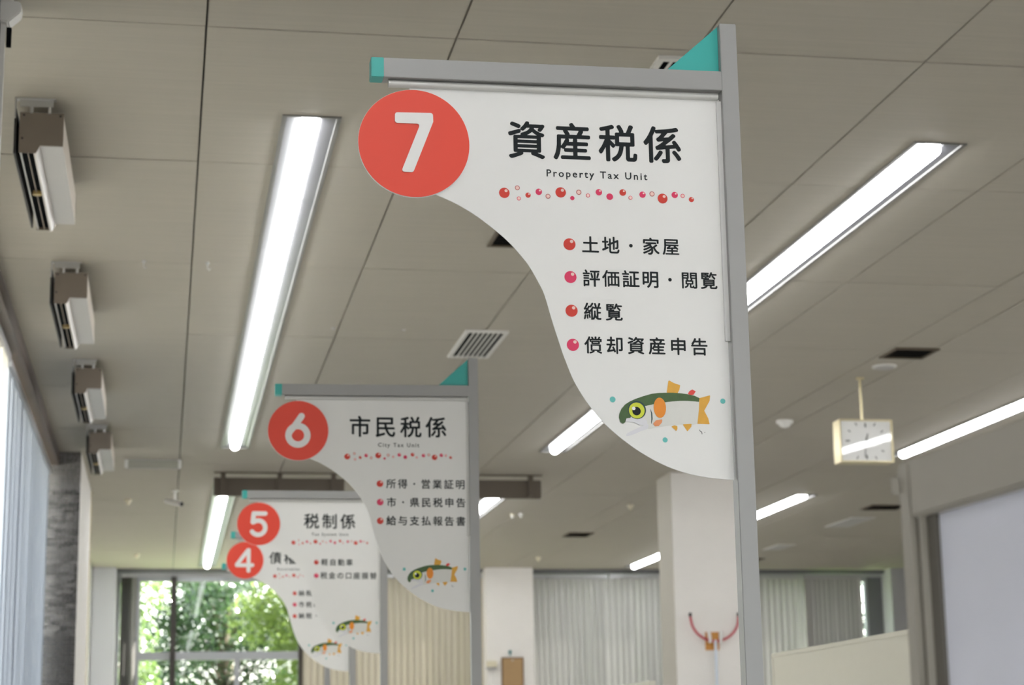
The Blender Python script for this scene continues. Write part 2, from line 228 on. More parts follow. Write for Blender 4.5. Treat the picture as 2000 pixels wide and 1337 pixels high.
# rounded lettering outlines: x, y pairs in thousandths of an em
GLYPH = {
'の': [[527, -44, 505, -27, 484, 7, 482, 33, 489, 50, 507, 64, 557, 73, 627, 95, 683, 125, 732, 167, 765, 210, 794, 283, 802, 333, 802, 373, 797, 410, 787, 440, 771, 483, 747, 520, 731, 540, 687, 577, 613, 609, 580, 616, 573, 613, 537, 430, 517, 353, 482, 250, 450, 178, 408, 110, 357, 59, 317, 36, 280, 28, 223, 32, 203, 39, 160, 68, 126, 107, 96, 160, 79, 217, 72, 280, 72, 333, 90, 433, 130, 520, 197, 602, 287, 670, 347, 697, 403, 718, 513, 732, 650, 715, 730, 682, 801, 630, 825, 607, 876, 537, 907, 457, 918, 377, 918, 317, 907, 233, 872, 150, 825, 87, 743, 20, 653, -22, 557, -44], [259, 157, 283, 160, 315, 187, 348, 240, 370, 293, 407, 403, 424, 467, 448, 587, 450, 603, 447, 609, 393, 597, 320, 558, 265, 510, 223, 450, 210, 420, 189, 357, 184, 313, 186, 277, 202, 220, 216, 190, 233, 170]],
'与': [[560, -84, 517, -81, 497, -68, 480, -27, 481, 3, 493, 18, 507, 24, 660, 18, 687, 23, 708, 33, 727, 67, 750, 143, 774, 283, 780, 357, 770, 362, 187, 362, 165, 370, 153, 387, 153, 417, 194, 583, 236, 793, 245, 813, 263, 827, 300, 828, 320, 824, 331, 820, 343, 807, 348, 780, 338, 723, 343, 716, 857, 715, 873, 708, 887, 690, 887, 637, 875, 620, 860, 612, 327, 612, 319, 610, 313, 603, 286, 477, 287, 469, 293, 465, 870, 465, 887, 458, 900, 440, 902, 407, 868, 147, 844, 43, 820, -13, 787, -55, 747, -77, 700, -85], [67, 150, 53, 158, 43, 173, 42, 220, 49, 240, 70, 254, 663, 255, 681, 247, 694, 227, 694, 173, 681, 157, 667, 149]],
'価': [[167, -90, 149, -77, 142, -60, 141, 433, 137, 438, 133, 436, 84, 380, 60, 375, 47, 380, 33, 393, 14, 427, 12, 447, 23, 470, 48, 497, 90, 553, 141, 630, 178, 697, 238, 830, 253, 840, 273, 842, 307, 832, 320, 821, 327, 810, 328, 793, 313, 753, 317, 745, 333, 748, 923, 748, 937, 746, 947, 738, 958, 720, 958, 680, 951, 667, 937, 654, 780, 652, 773, 650, 768, 640, 768, 527, 773, 517, 923, 514, 942, 503, 951, 487, 952, -37, 949, -50, 942, -60, 923, -71, 873, -69, 856, -53, 850, -17, 840, -12, 417, -12, 409, -20, 406, -53, 387, -72, 340, -74, 319, -60, 312, -40, 312, 487, 322, 503, 340, 514, 481, 517, 485, 527, 485, 640, 483, 647, 473, 652, 323, 653, 303, 670, 297, 700, 293, 704, 246, 613, 238, 590, 238, -63, 230, -78, 213, -90], [413, 83, 480, 82, 487, 83, 491, 90, 492, 413, 490, 421, 483, 425, 417, 425, 409, 417, 408, 93], [586, 83, 660, 82, 667, 83, 671, 90, 672, 413, 670, 421, 663, 425, 590, 425, 582, 417, 582, 93], [766, 83, 840, 82, 847, 83, 851, 90, 852, 413, 850, 421, 843, 425, 770, 425, 762, 417, 762, 93], [586, 517, 660, 515, 670, 520, 672, 640, 667, 650, 593, 652, 583, 647, 582, 527]],
'係': [[170, -94, 152, -80, 145, -63, 144, 403, 140, 407, 137, 405, 97, 360, 87, 356, 63, 356, 53, 360, 40, 373, 17, 413, 15, 433, 20, 447, 84, 530, 136, 613, 182, 707, 232, 827, 243, 837, 257, 842, 280, 841, 314, 830, 327, 817, 331, 807, 331, 783, 324, 757, 330, 753, 580, 779, 747, 806, 830, 824, 853, 824, 867, 818, 887, 797, 901, 773, 899, 747, 881, 727, 787, 706, 630, 682, 531, 570, 537, 565, 550, 565, 647, 574, 747, 664, 777, 664, 810, 648, 828, 623, 828, 600, 821, 587, 723, 495, 578, 380, 573, 370, 597, 368, 759, 387, 761, 393, 736, 430, 738, 463, 750, 478, 767, 487, 783, 492, 810, 490, 831, 473, 873, 417, 939, 317, 954, 283, 954, 257, 948, 243, 937, 233, 910, 220, 880, 220, 859, 237, 830, 287, 820, 293, 676, 277, 672, 267, 672, -20, 664, -47, 640, -74, 603, -87, 510, -92, 493, -87, 476, -70, 466, -43, 465, -17, 470, -3, 490, 14, 557, 15, 565, 23, 564, 260, 547, 265, 380, 242, 350, 242, 339, 247, 326, 260, 312, 300, 314, 320, 330, 338, 373, 359, 433, 399, 511, 460, 507, 464, 490, 465, 403, 452, 380, 452, 355, 470, 342, 500, 342, 523, 349, 537, 391, 570, 430, 608, 473, 663, 437, 665, 343, 659, 323, 672, 309, 700, 303, 703, 258, 607, 252, 587, 251, -67, 243, -81, 227, -94], [310, -34, 283, -17, 270, -3, 265, 13, 270, 37, 337, 120, 402, 220, 417, 228, 440, 228, 473, 217, 490, 197, 492, 173, 489, 160, 470, 126, 407, 36, 357, -22, 340, -34], [877, -17, 859, -3, 801, 87, 734, 170, 732, 183, 734, 207, 750, 225, 770, 236, 793, 238, 807, 236, 840, 205, 911, 117, 952, 50, 954, 20, 938, 0, 907, -17]],
'債': [[877, -94, 712, 23, 703, 37, 702, 50, 712, 77, 703, 82, 563, 80, 562, 73, 574, 57, 575, 40, 570, 27, 560, 15, 473, -39, 370, -87, 337, -86, 302, -57, 296, -43, 296, -27, 310, -5, 410, 36, 473, 70, 479, 77, 470, 82, 390, 83, 373, 95, 366, 110, 365, 450, 368, 463, 380, 478, 400, 485, 867, 485, 880, 482, 895, 470, 902, 450, 901, 110, 893, 95, 877, 83, 810, 81, 803, 77, 923, -3, 949, -30, 950, -53, 935, -73, 900, -94], [173, -90, 155, -77, 148, -60, 147, 440, 139, 440, 83, 375, 63, 368, 47, 373, 33, 386, 11, 423, 8, 443, 17, 464, 78, 533, 144, 627, 184, 697, 245, 827, 267, 841, 290, 841, 310, 836, 334, 817, 339, 787, 343, 784, 367, 792, 567, 792, 577, 797, 580, 824, 596, 843, 610, 848, 647, 848, 660, 844, 673, 831, 680, 797, 687, 792, 900, 792, 920, 785, 934, 767, 934, 743, 927, 729, 910, 716, 690, 715, 683, 713, 679, 707, 680, 696, 690, 692, 883, 690, 900, 678, 908, 663, 907, 640, 893, 622, 873, 615, 687, 615, 680, 610, 678, 600, 680, 593, 690, 588, 940, 587, 962, 567, 965, 540, 955, 520, 933, 508, 313, 510, 293, 526, 288, 543, 293, 570, 313, 587, 567, 588, 574, 590, 578, 600, 577, 611, 567, 615, 387, 616, 367, 629, 358, 647, 363, 673, 383, 690, 570, 692, 578, 700, 573, 714, 360, 716, 339, 730, 330, 752, 323, 750, 256, 617, 248, 593, 248, -63, 240, -78, 223, -90], [469, 160, 790, 158, 800, 163, 802, 183, 797, 193, 790, 195, 477, 195, 469, 193, 465, 187, 465, 167], [469, 270, 790, 268, 800, 273, 802, 290, 797, 300, 790, 302, 477, 302, 469, 300, 465, 293, 465, 277], [469, 377, 790, 375, 800, 379, 802, 393, 797, 403, 790, 405, 477, 405, 469, 403, 465, 397]],
'償': [[170, -90, 152, -77, 145, -60, 144, 427, 140, 432, 137, 430, 83, 369, 60, 362, 47, 366, 33, 380, 11, 417, 8, 437, 19, 460, 51, 493, 100, 556, 141, 617, 211, 747, 245, 827, 263, 840, 283, 841, 317, 831, 337, 813, 341, 790, 311, 720, 309, 713, 313, 710, 411, 713, 412, 723, 383, 780, 382, 797, 386, 810, 395, 820, 420, 831, 443, 830, 465, 813, 508, 743, 513, 717, 523, 712, 563, 712, 570, 717, 572, 813, 580, 828, 597, 840, 643, 841, 654, 837, 667, 823, 672, 810, 672, 720, 676, 713, 683, 712, 734, 713, 741, 733, 786, 813, 803, 830, 827, 834, 860, 821, 876, 803, 878, 780, 840, 717, 847, 712, 923, 711, 934, 707, 947, 694, 952, 677, 952, 567, 942, 547, 920, 535, 883, 536, 868, 547, 857, 563, 853, 562, 851, 457, 843, 442, 827, 430, 413, 430, 397, 442, 389, 457, 387, 552, 383, 554, 367, 540, 353, 535, 320, 536, 303, 545, 292, 567, 291, 660, 287, 664, 280, 657, 251, 603, 245, 583, 244, -63, 237, -78, 220, -90], [313, -90, 293, -75, 276, -50, 276, -30, 285, -17, 300, -6, 397, 26, 447, 50, 440, 55, 367, 56, 353, 65, 343, 80, 342, 380, 346, 393, 357, 405, 377, 412, 867, 412, 880, 409, 895, 397, 902, 377, 900, 80, 892, 67, 877, 56, 813, 55, 805, 50, 910, 6, 947, -15, 957, -30, 958, -47, 951, -60, 937, -75, 913, -90, 890, -90, 810, -53, 703, -11, 687, 2, 676, 17, 680, 54, 557, 55, 548, 50, 554, 33, 554, 13, 533, -10, 417, -64, 333, -90], [439, 130, 800, 130, 805, 137, 804, 150, 788, 173, 785, 193, 790, 207, 803, 223, 805, 240, 788, 267, 785, 283, 788, 297, 803, 317, 804, 333, 793, 338, 440, 337, 435, 330, 436, 320, 452, 297, 455, 277, 450, 263, 437, 247, 435, 230, 452, 203, 455, 187, 452, 173, 436, 150, 435, 137], [486, 500, 747, 499, 754, 503, 755, 527, 751, 533, 743, 535, 490, 535, 482, 527, 482, 507], [853, 577, 858, 587, 858, 620, 854, 627, 847, 628, 397, 628, 389, 627, 385, 617, 385, 593, 390, 586, 407, 600, 420, 605, 817, 605, 837, 598]],
'制': [[297, -94, 279, -80, 272, -63, 272, 253, 267, 264, 187, 265, 176, 260, 175, 20, 168, 0, 147, -14, 103, -14, 83, -1, 75, 17, 78, 343, 90, 358, 103, 364, 267, 366, 272, 377, 270, 430, 260, 435, 53, 436, 38, 447, 30, 460, 28, 503, 42, 530, 36, 550, 36, 577, 80, 673, 118, 797, 127, 811, 143, 824, 167, 825, 193, 820, 210, 811, 222, 797, 225, 783, 211, 713, 220, 708, 263, 709, 271, 717, 272, 817, 276, 830, 297, 847, 343, 848, 360, 841, 374, 823, 375, 720, 379, 710, 550, 708, 570, 695, 578, 677, 577, 633, 568, 620, 553, 610, 379, 607, 375, 597, 377, 539, 387, 535, 593, 534, 607, 525, 617, 510, 618, 467, 610, 449, 590, 436, 387, 435, 376, 430, 375, 377, 380, 366, 553, 364, 567, 358, 579, 343, 581, 37, 573, 19, 557, 2, 520, -14, 430, -18, 417, -14, 403, -1, 392, 30, 392, 53, 399, 67, 417, 80, 460, 79, 476, 83, 481, 90, 482, 253, 480, 261, 473, 265, 380, 264, 375, 253, 374, -67, 367, -81, 350, -94], [723, -90, 703, -73, 690, -37, 689, -10, 697, 5, 717, 18, 817, 18, 827, 22, 831, 30, 832, 810, 839, 827, 857, 840, 910, 841, 931, 827, 938, 807, 938, -20, 922, -53, 903, -70, 877, -84, 820, -92], [680, 176, 662, 190, 655, 207, 655, 730, 660, 744, 677, 759, 727, 762, 747, 752, 758, 730, 758, 207, 751, 190, 733, 176], [144, 537, 267, 536, 272, 547, 270, 603, 260, 608, 173, 606, 142, 547]],
'動': [[473, -87, 433, -51, 428, -20, 423, -16, 87, -55, 57, -52, 38, -33, 32, -17, 32, 10, 39, 23, 53, 36, 223, 52, 241, 57, 245, 67, 245, 107, 240, 114, 83, 116, 67, 125, 56, 143, 58, 177, 80, 197, 233, 198, 241, 200, 245, 210, 244, 230, 237, 235, 87, 236, 72, 243, 60, 260, 58, 523, 63, 540, 76, 553, 87, 558, 233, 558, 241, 560, 245, 570, 244, 590, 237, 595, 60, 595, 47, 600, 35, 610, 29, 623, 30, 653, 40, 668, 53, 677, 233, 678, 241, 680, 245, 687, 245, 710, 240, 715, 120, 708, 83, 708, 70, 713, 54, 730, 48, 750, 53, 773, 70, 789, 313, 812, 467, 838, 483, 837, 503, 821, 519, 797, 521, 777, 513, 762, 487, 746, 347, 727, 339, 717, 340, 683, 350, 678, 523, 678, 537, 671, 549, 657, 555, 617, 623, 615, 634, 620, 638, 640, 640, 810, 650, 825, 663, 834, 710, 834, 727, 825, 738, 807, 737, 619, 747, 615, 917, 614, 930, 608, 942, 593, 945, 463, 928, 113, 910, 0, 884, -53, 857, -77, 820, -88, 703, -88, 690, -84, 679, -73, 666, -40, 668, -13, 689, 7, 743, 8, 770, 5, 800, 15, 814, 50, 824, 107, 838, 273, 845, 513, 841, 520, 833, 522, 743, 522, 736, 520, 732, 513, 724, 407, 704, 270, 677, 170, 642, 87, 628, 60, 573, -18, 503, -84, 490, -88], [343, 67, 513, 82, 523, 89, 541, 117, 577, 197, 604, 290, 628, 447, 632, 510, 627, 520, 543, 522, 535, 517, 535, 270, 532, 257, 525, 247, 503, 235, 350, 235, 343, 233, 339, 227, 340, 203, 347, 199, 513, 196, 534, 173, 535, 147, 530, 133, 517, 120, 503, 115, 343, 114, 338, 103, 339, 73], [149, 313, 240, 313, 245, 320, 244, 353, 233, 358, 150, 357, 145, 347, 145, 320], [343, 313, 437, 313, 441, 320, 440, 353, 430, 358, 343, 357, 338, 347, 339, 320], [149, 437, 240, 436, 245, 443, 244, 473, 233, 478, 150, 477, 145, 467, 145, 443], [343, 437, 437, 436, 441, 443, 440, 473, 430, 478, 343, 477, 338, 467, 339, 443], [343, 560, 513, 558, 518, 563, 518, 587, 515, 593, 507, 595, 347, 595, 339, 587, 339, 567]],
'却': [[597, -94, 577, -77, 572, -60, 573, 767, 587, 785, 603, 792, 907, 790, 927, 774, 932, 757, 932, 150, 927, 120, 903, 85, 877, 71, 857, 66, 823, 62, 743, 62, 730, 69, 718, 83, 706, 120, 705, 137, 708, 150, 719, 163, 737, 172, 777, 168, 813, 172, 824, 180, 825, 677, 823, 684, 813, 688, 679, 687, 675, 677, 675, -63, 668, -80, 650, -94], [477, -10, 456, 7, 438, 53, 430, 58, 313, 38, 127, -2, 107, -1, 92, 7, 79, 23, 70, 50, 71, 87, 97, 117, 141, 190, 183, 279, 212, 357, 203, 362, 63, 364, 43, 387, 43, 441, 55, 457, 70, 464, 237, 465, 244, 467, 248, 477, 247, 587, 237, 592, 97, 594, 76, 617, 76, 673, 89, 690, 103, 698, 244, 700, 248, 710, 249, 823, 260, 842, 277, 851, 330, 850, 352, 830, 355, 710, 359, 700, 487, 698, 503, 688, 514, 670, 514, 617, 493, 594, 367, 592, 357, 587, 356, 470, 367, 465, 517, 463, 532, 453, 540, 440, 542, 393, 533, 375, 513, 362, 350, 362, 340, 358, 308, 283, 232, 133, 237, 130, 253, 132, 393, 157, 394, 170, 356, 250, 356, 280, 370, 298, 393, 310, 423, 312, 437, 307, 452, 290, 499, 193, 530, 120, 554, 50, 554, 27, 540, 9, 503, -10]],
'収': [[323, -97, 305, -83, 298, -67, 298, 153, 295, 163, 287, 164, 260, 152, 123, 88, 103, 90, 90, 98, 78, 113, 66, 143, 66, 173, 83, 197, 92, 223, 92, 713, 96, 730, 117, 747, 163, 748, 181, 740, 194, 720, 195, 253, 197, 247, 207, 245, 290, 279, 298, 290, 300, 810, 316, 830, 333, 835, 377, 834, 390, 825, 400, 811, 402, 3, 403, -15, 407, -17, 429, 10, 507, 69, 565, 127, 601, 170, 621, 203, 583, 279, 531, 413, 486, 577, 472, 643, 470, 673, 440, 683, 423, 703, 422, 747, 426, 760, 440, 774, 457, 778, 827, 778, 863, 782, 900, 770, 917, 750, 918, 717, 884, 527, 857, 430, 834, 363, 792, 267, 758, 200, 789, 157, 847, 95, 890, 59, 961, 10, 968, -7, 964, -37, 923, -79, 903, -82, 887, -78, 843, -51, 795, -13, 690, 95, 578, -20, 487, -89, 463, -92, 450, -87, 429, -67, 407, -37, 403, -38, 400, -73, 384, -93, 370, -98], [688, 323, 693, 324, 702, 340, 757, 483, 794, 627, 802, 667, 797, 678, 587, 678, 577, 673, 600, 563, 621, 490, 653, 397, 680, 333]],
'口': [[133, -70, 113, -54, 108, -37, 108, 713, 117, 735, 130, 746, 143, 748, 853, 748, 875, 740, 886, 727, 888, 713, 888, -33, 880, -55, 870, -64, 857, -68, 807, -68, 793, -64, 776, -43, 775, 3, 767, 11, 233, 12, 223, 7, 221, -43, 207, -65, 190, -72], [226, 123, 771, 123, 775, 133, 773, 634, 763, 638, 226, 637, 222, 627, 222, 133]],
'告': [[193, -104, 173, -87, 168, -70, 168, 283, 173, 297, 187, 310, 203, 315, 803, 315, 820, 310, 834, 297, 838, 280, 838, -67, 834, -83, 820, -97, 803, -102, 750, -99, 733, -83, 727, -53, 720, -49, 287, -48, 276, -53, 273, -81, 257, -100, 243, -105], [279, 57, 723, 56, 728, 67, 727, 207, 717, 212, 280, 210, 275, 200, 275, 67], [70, 383, 55, 393, 46, 407, 46, 457, 67, 479, 100, 483, 104, 487, 71, 517, 70, 550, 121, 617, 151, 663, 188, 733, 226, 823, 240, 837, 253, 842, 273, 841, 300, 834, 317, 825, 329, 810, 331, 780, 306, 720, 306, 713, 310, 709, 461, 710, 465, 720, 465, 817, 470, 833, 490, 850, 540, 852, 557, 847, 574, 827, 575, 720, 580, 710, 847, 708, 863, 704, 880, 683, 882, 640, 875, 623, 857, 610, 579, 607, 575, 597, 576, 487, 587, 482, 923, 482, 945, 470, 955, 450, 952, 403, 937, 387, 923, 382], [166, 483, 460, 483, 465, 493, 464, 603, 453, 608, 250, 607, 201, 533, 166, 490]],
'営': [[177, -97, 157, -81, 152, -63, 152, 210, 157, 224, 173, 239, 827, 242, 843, 237, 859, 220, 862, -63, 857, -77, 840, -92, 780, -94, 762, -80, 753, -62, 743, -58, 270, -58, 260, -63, 251, -83, 234, -97], [263, 43, 747, 42, 753, 46, 755, 53, 755, 137, 751, 143, 743, 145, 267, 145, 260, 141, 258, 133, 258, 53], [247, 290, 227, 306, 222, 323, 222, 520, 227, 534, 243, 549, 750, 552, 767, 547, 782, 530, 785, 320, 780, 306, 763, 291, 750, 288], [329, 380, 670, 379, 678, 387, 678, 453, 674, 460, 667, 462, 333, 461, 327, 457, 325, 450, 325, 390], [100, 466, 83, 479, 76, 493, 76, 670, 87, 685, 100, 694, 187, 695, 193, 699, 148, 770, 145, 790, 148, 803, 160, 818, 197, 834, 223, 834, 247, 815, 307, 734, 323, 696, 443, 695, 451, 697, 454, 703, 408, 787, 406, 817, 417, 832, 433, 842, 460, 851, 483, 850, 501, 837, 534, 787, 566, 727, 573, 697, 653, 695, 663, 697, 675, 707, 763, 832, 780, 841, 803, 840, 847, 821, 859, 807, 862, 793, 857, 770, 806, 703, 806, 697, 903, 694, 920, 685, 931, 667, 931, 493, 922, 477, 903, 466, 853, 466, 833, 483, 828, 497, 828, 587, 824, 593, 817, 595, 187, 595, 179, 587, 178, 497, 174, 483, 161, 470, 150, 466]],
'土': [[60, -50, 40, -34, 35, -17, 36, 30, 47, 45, 60, 54, 427, 55, 437, 60, 437, 421, 427, 425, 127, 426, 112, 433, 100, 450, 99, 503, 112, 523, 130, 532, 434, 533, 438, 543, 440, 823, 452, 840, 467, 848, 530, 846, 547, 831, 552, 817, 552, 543, 556, 533, 867, 532, 880, 527, 890, 518, 898, 497, 897, 450, 885, 433, 870, 426, 563, 425, 553, 421, 553, 60, 563, 55, 933, 54, 948, 47, 960, 30, 959, -30, 943, -47, 927, -52]],
'地': [[560, -74, 510, -71, 477, -62, 445, -43, 422, -13, 412, 27, 411, 357, 403, 361, 367, 348, 337, 353, 323, 367, 313, 390, 309, 423, 315, 437, 330, 450, 397, 479, 411, 490, 412, 723, 420, 745, 440, 758, 483, 758, 497, 753, 512, 737, 515, 543, 520, 534, 527, 534, 613, 573, 616, 827, 627, 842, 640, 850, 690, 851, 707, 842, 718, 823, 718, 630, 722, 620, 730, 620, 813, 654, 857, 681, 883, 681, 903, 674, 918, 663, 927, 650, 928, 343, 921, 247, 905, 207, 883, 186, 860, 175, 817, 168, 763, 169, 747, 178, 735, 197, 732, 233, 740, 251, 757, 264, 807, 269, 817, 287, 825, 403, 825, 527, 820, 537, 730, 501, 719, 490, 718, 157, 713, 143, 697, 128, 640, 126, 627, 135, 616, 150, 613, 445, 603, 447, 523, 413, 517, 407, 515, 400, 515, 77, 522, 47, 533, 35, 563, 28, 827, 30, 845, 37, 853, 45, 867, 83, 874, 133, 889, 150, 903, 155, 931, 153, 953, 144, 968, 130, 975, 113, 971, 67, 960, 13, 940, -27, 917, -50, 890, -65, 823, -75], [60, 70, 40, 86, 26, 117, 22, 143, 26, 160, 48, 180, 140, 216, 151, 227, 152, 497, 150, 504, 143, 508, 57, 508, 43, 513, 26, 533, 26, 583, 33, 598, 50, 610, 140, 612, 150, 616, 153, 817, 163, 832, 177, 840, 227, 841, 243, 832, 254, 813, 256, 617, 267, 612, 350, 610, 368, 597, 375, 580, 374, 533, 357, 513, 343, 508, 263, 508, 256, 503, 256, 273, 260, 269, 267, 270, 327, 294, 354, 293, 368, 283, 377, 271, 384, 240, 384, 220, 370, 199, 327, 176, 107, 76, 87, 69]],
'報': [[530, -90, 510, -74, 505, -57, 507, 777, 520, 795, 537, 802, 894, 800, 911, 787, 918, 770, 918, 570, 907, 542, 883, 521, 847, 509, 727, 505, 710, 510, 693, 526, 686, 543, 685, 563, 690, 577, 703, 590, 713, 594, 803, 595, 818, 600, 822, 610, 820, 703, 810, 708, 610, 708, 603, 704, 602, 697, 602, 477, 603, 469, 613, 465, 857, 465, 887, 468, 917, 459, 933, 444, 938, 433, 938, 407, 916, 320, 876, 210, 828, 117, 848, 90, 883, 59, 958, 7, 968, -10, 967, -27, 927, -74, 913, -78, 893, -77, 837, -38, 767, 27, 698, -40, 640, -84, 617, -88, 597, -79, 573, -91], [247, -87, 230, -75, 222, -60, 220, 107, 210, 112, 63, 112, 49, 120, 36, 137, 36, 177, 47, 192, 60, 200, 217, 203, 222, 213, 222, 273, 220, 281, 210, 285, 83, 286, 73, 290, 60, 303, 56, 313, 55, 343, 65, 363, 83, 374, 133, 375, 139, 383, 110, 460, 110, 488, 103, 491, 63, 492, 50, 499, 36, 517, 35, 550, 43, 568, 63, 581, 210, 582, 220, 586, 222, 643, 217, 653, 83, 658, 63, 680, 63, 720, 75, 737, 90, 744, 217, 746, 221, 753, 222, 817, 226, 830, 247, 847, 287, 848, 303, 841, 317, 823, 318, 757, 323, 747, 440, 744, 457, 735, 468, 717, 467, 680, 447, 658, 323, 653, 318, 643, 320, 586, 330, 582, 463, 581, 483, 568, 492, 550, 491, 520, 482, 503, 467, 493, 437, 491, 431, 487, 430, 459, 391, 383, 397, 375, 447, 374, 463, 365, 474, 347, 472, 307, 460, 292, 447, 286, 323, 283, 318, 273, 320, 207, 330, 202, 470, 200, 492, 180, 495, 147, 488, 127, 467, 112, 323, 110, 318, 100, 317, -63, 308, -77, 293, -87], [606, 17, 633, 35, 663, 65, 701, 113, 632, 243, 607, 302, 603, 297, 602, 277, 602, 27], [756, 213, 765, 213, 782, 247, 805, 303, 824, 370, 813, 375, 687, 374, 684, 363, 708, 303], [234, 377, 277, 375, 287, 380, 326, 453, 339, 483, 337, 490, 199, 490, 198, 480, 230, 403]],
'家': [[377, -94, 353, -87, 336, -67, 328, -40, 333, -10, 346, 3, 357, 8, 440, 9, 473, 22, 492, 47, 504, 80, 512, 120, 511, 137, 507, 140, 407, 79, 330, 39, 210, -14, 127, -44, 103, -45, 90, -40, 76, -27, 60, 3, 60, 33, 77, 54, 217, 103, 320, 149, 417, 205, 454, 230, 488, 260, 482, 283, 473, 289, 377, 234, 263, 181, 190, 152, 143, 136, 123, 135, 107, 140, 90, 155, 76, 177, 75, 200, 80, 214, 97, 230, 203, 266, 303, 308, 377, 344, 425, 377, 415, 397, 400, 404, 277, 346, 183, 312, 137, 298, 117, 300, 105, 307, 79, 347, 80, 373, 93, 391, 110, 400, 267, 453, 357, 497, 347, 502, 213, 504, 199, 517, 192, 530, 192, 567, 196, 580, 210, 594, 227, 598, 767, 598, 783, 594, 800, 573, 802, 537, 797, 520, 780, 504, 553, 501, 537, 495, 503, 468, 500, 457, 545, 397, 573, 347, 580, 344, 691, 423, 767, 486, 803, 487, 833, 465, 850, 443, 852, 423, 847, 410, 827, 389, 723, 313, 721, 303, 756, 230, 807, 159, 857, 109, 958, 40, 965, 23, 960, -3, 930, -38, 913, -48, 889, -47, 837, -18, 795, 13, 725, 83, 686, 137, 649, 200, 630, 244, 623, 249, 613, 243, 610, 237, 618, 193, 622, 130, 614, 57, 604, 17, 583, -24, 550, -61, 503, -88, 467, -95], [93, 526, 75, 540, 68, 557, 68, 730, 73, 743, 82, 753, 103, 762, 420, 762, 425, 770, 416, 793, 418, 823, 437, 844, 467, 854, 500, 854, 515, 847, 567, 763, 903, 762, 921, 753, 934, 733, 934, 553, 925, 537, 907, 526, 853, 526, 843, 530, 830, 543, 825, 557, 825, 653, 821, 660, 813, 662, 180, 661, 172, 653, 172, 557, 167, 543, 154, 530, 143, 526]],
'屋': [[80, -80, 37, -55, 30, -43, 28, -23, 57, 40, 80, 110, 94, 157, 111, 247, 125, 397, 128, 767, 137, 785, 150, 796, 163, 798, 860, 798, 881, 790, 890, 780, 895, 767, 895, 583, 890, 567, 873, 551, 240, 548, 230, 543, 228, 513, 237, 505, 890, 505, 910, 498, 924, 480, 925, 447, 920, 433, 907, 420, 890, 415, 767, 415, 756, 410, 845, 337, 903, 281, 908, 270, 907, 253, 887, 229, 860, 213, 837, 213, 823, 222, 797, 251, 770, 268, 627, 261, 615, 257, 612, 250, 612, 203, 620, 195, 857, 192, 871, 180, 878, 167, 878, 137, 874, 123, 860, 110, 847, 105, 617, 104, 612, 93, 612, 33, 613, 26, 623, 22, 930, 20, 947, 8, 954, -7, 954, -37, 947, -51, 933, -62, 920, -65, 213, -65, 197, -60, 180, -40, 178, -10, 185, 7, 203, 20, 500, 22, 507, 23, 512, 33, 512, 93, 507, 104, 283, 105, 270, 110, 257, 123, 252, 137, 252, 167, 259, 180, 273, 192, 503, 195, 511, 203, 512, 240, 507, 250, 487, 252, 313, 235, 290, 236, 280, 240, 265, 253, 258, 267, 252, 290, 254, 313, 267, 328, 327, 369, 369, 410, 360, 415, 237, 415, 230, 412, 226, 400, 222, 307, 208, 197, 188, 100, 163, 17, 121, -67, 103, -80], [443, 340, 653, 348, 670, 357, 650, 383, 651, 410, 647, 414, 523, 415, 503, 405, 445, 350], [233, 640, 783, 639, 791, 647, 791, 700, 787, 707, 780, 708, 237, 708, 230, 704, 228, 697, 228, 650]],
'市': [[463, -94, 445, -80, 438, -63, 438, 380, 433, 390, 250, 392, 240, 387, 237, 43, 228, 30, 213, 20, 163, 18, 150, 23, 140, 32, 132, 53, 132, 463, 136, 480, 150, 494, 163, 498, 433, 500, 438, 510, 437, 597, 427, 602, 63, 602, 49, 610, 37, 626, 35, 670, 43, 691, 53, 700, 67, 705, 443, 707, 444, 717, 406, 790, 406, 820, 412, 833, 427, 846, 460, 857, 477, 858, 493, 854, 510, 837, 538, 790, 577, 706, 933, 704, 948, 697, 960, 681, 962, 637, 953, 615, 943, 606, 930, 602, 560, 602, 550, 597, 548, 510, 553, 500, 843, 498, 857, 494, 870, 480, 875, 463, 874, 103, 870, 83, 858, 60, 843, 46, 817, 33, 773, 25, 693, 22, 647, 22, 632, 30, 618, 47, 608, 77, 610, 103, 623, 121, 640, 128, 750, 129, 764, 140, 765, 383, 761, 390, 753, 392, 553, 390, 548, 380, 548, -67, 540, -81, 523, -94]],
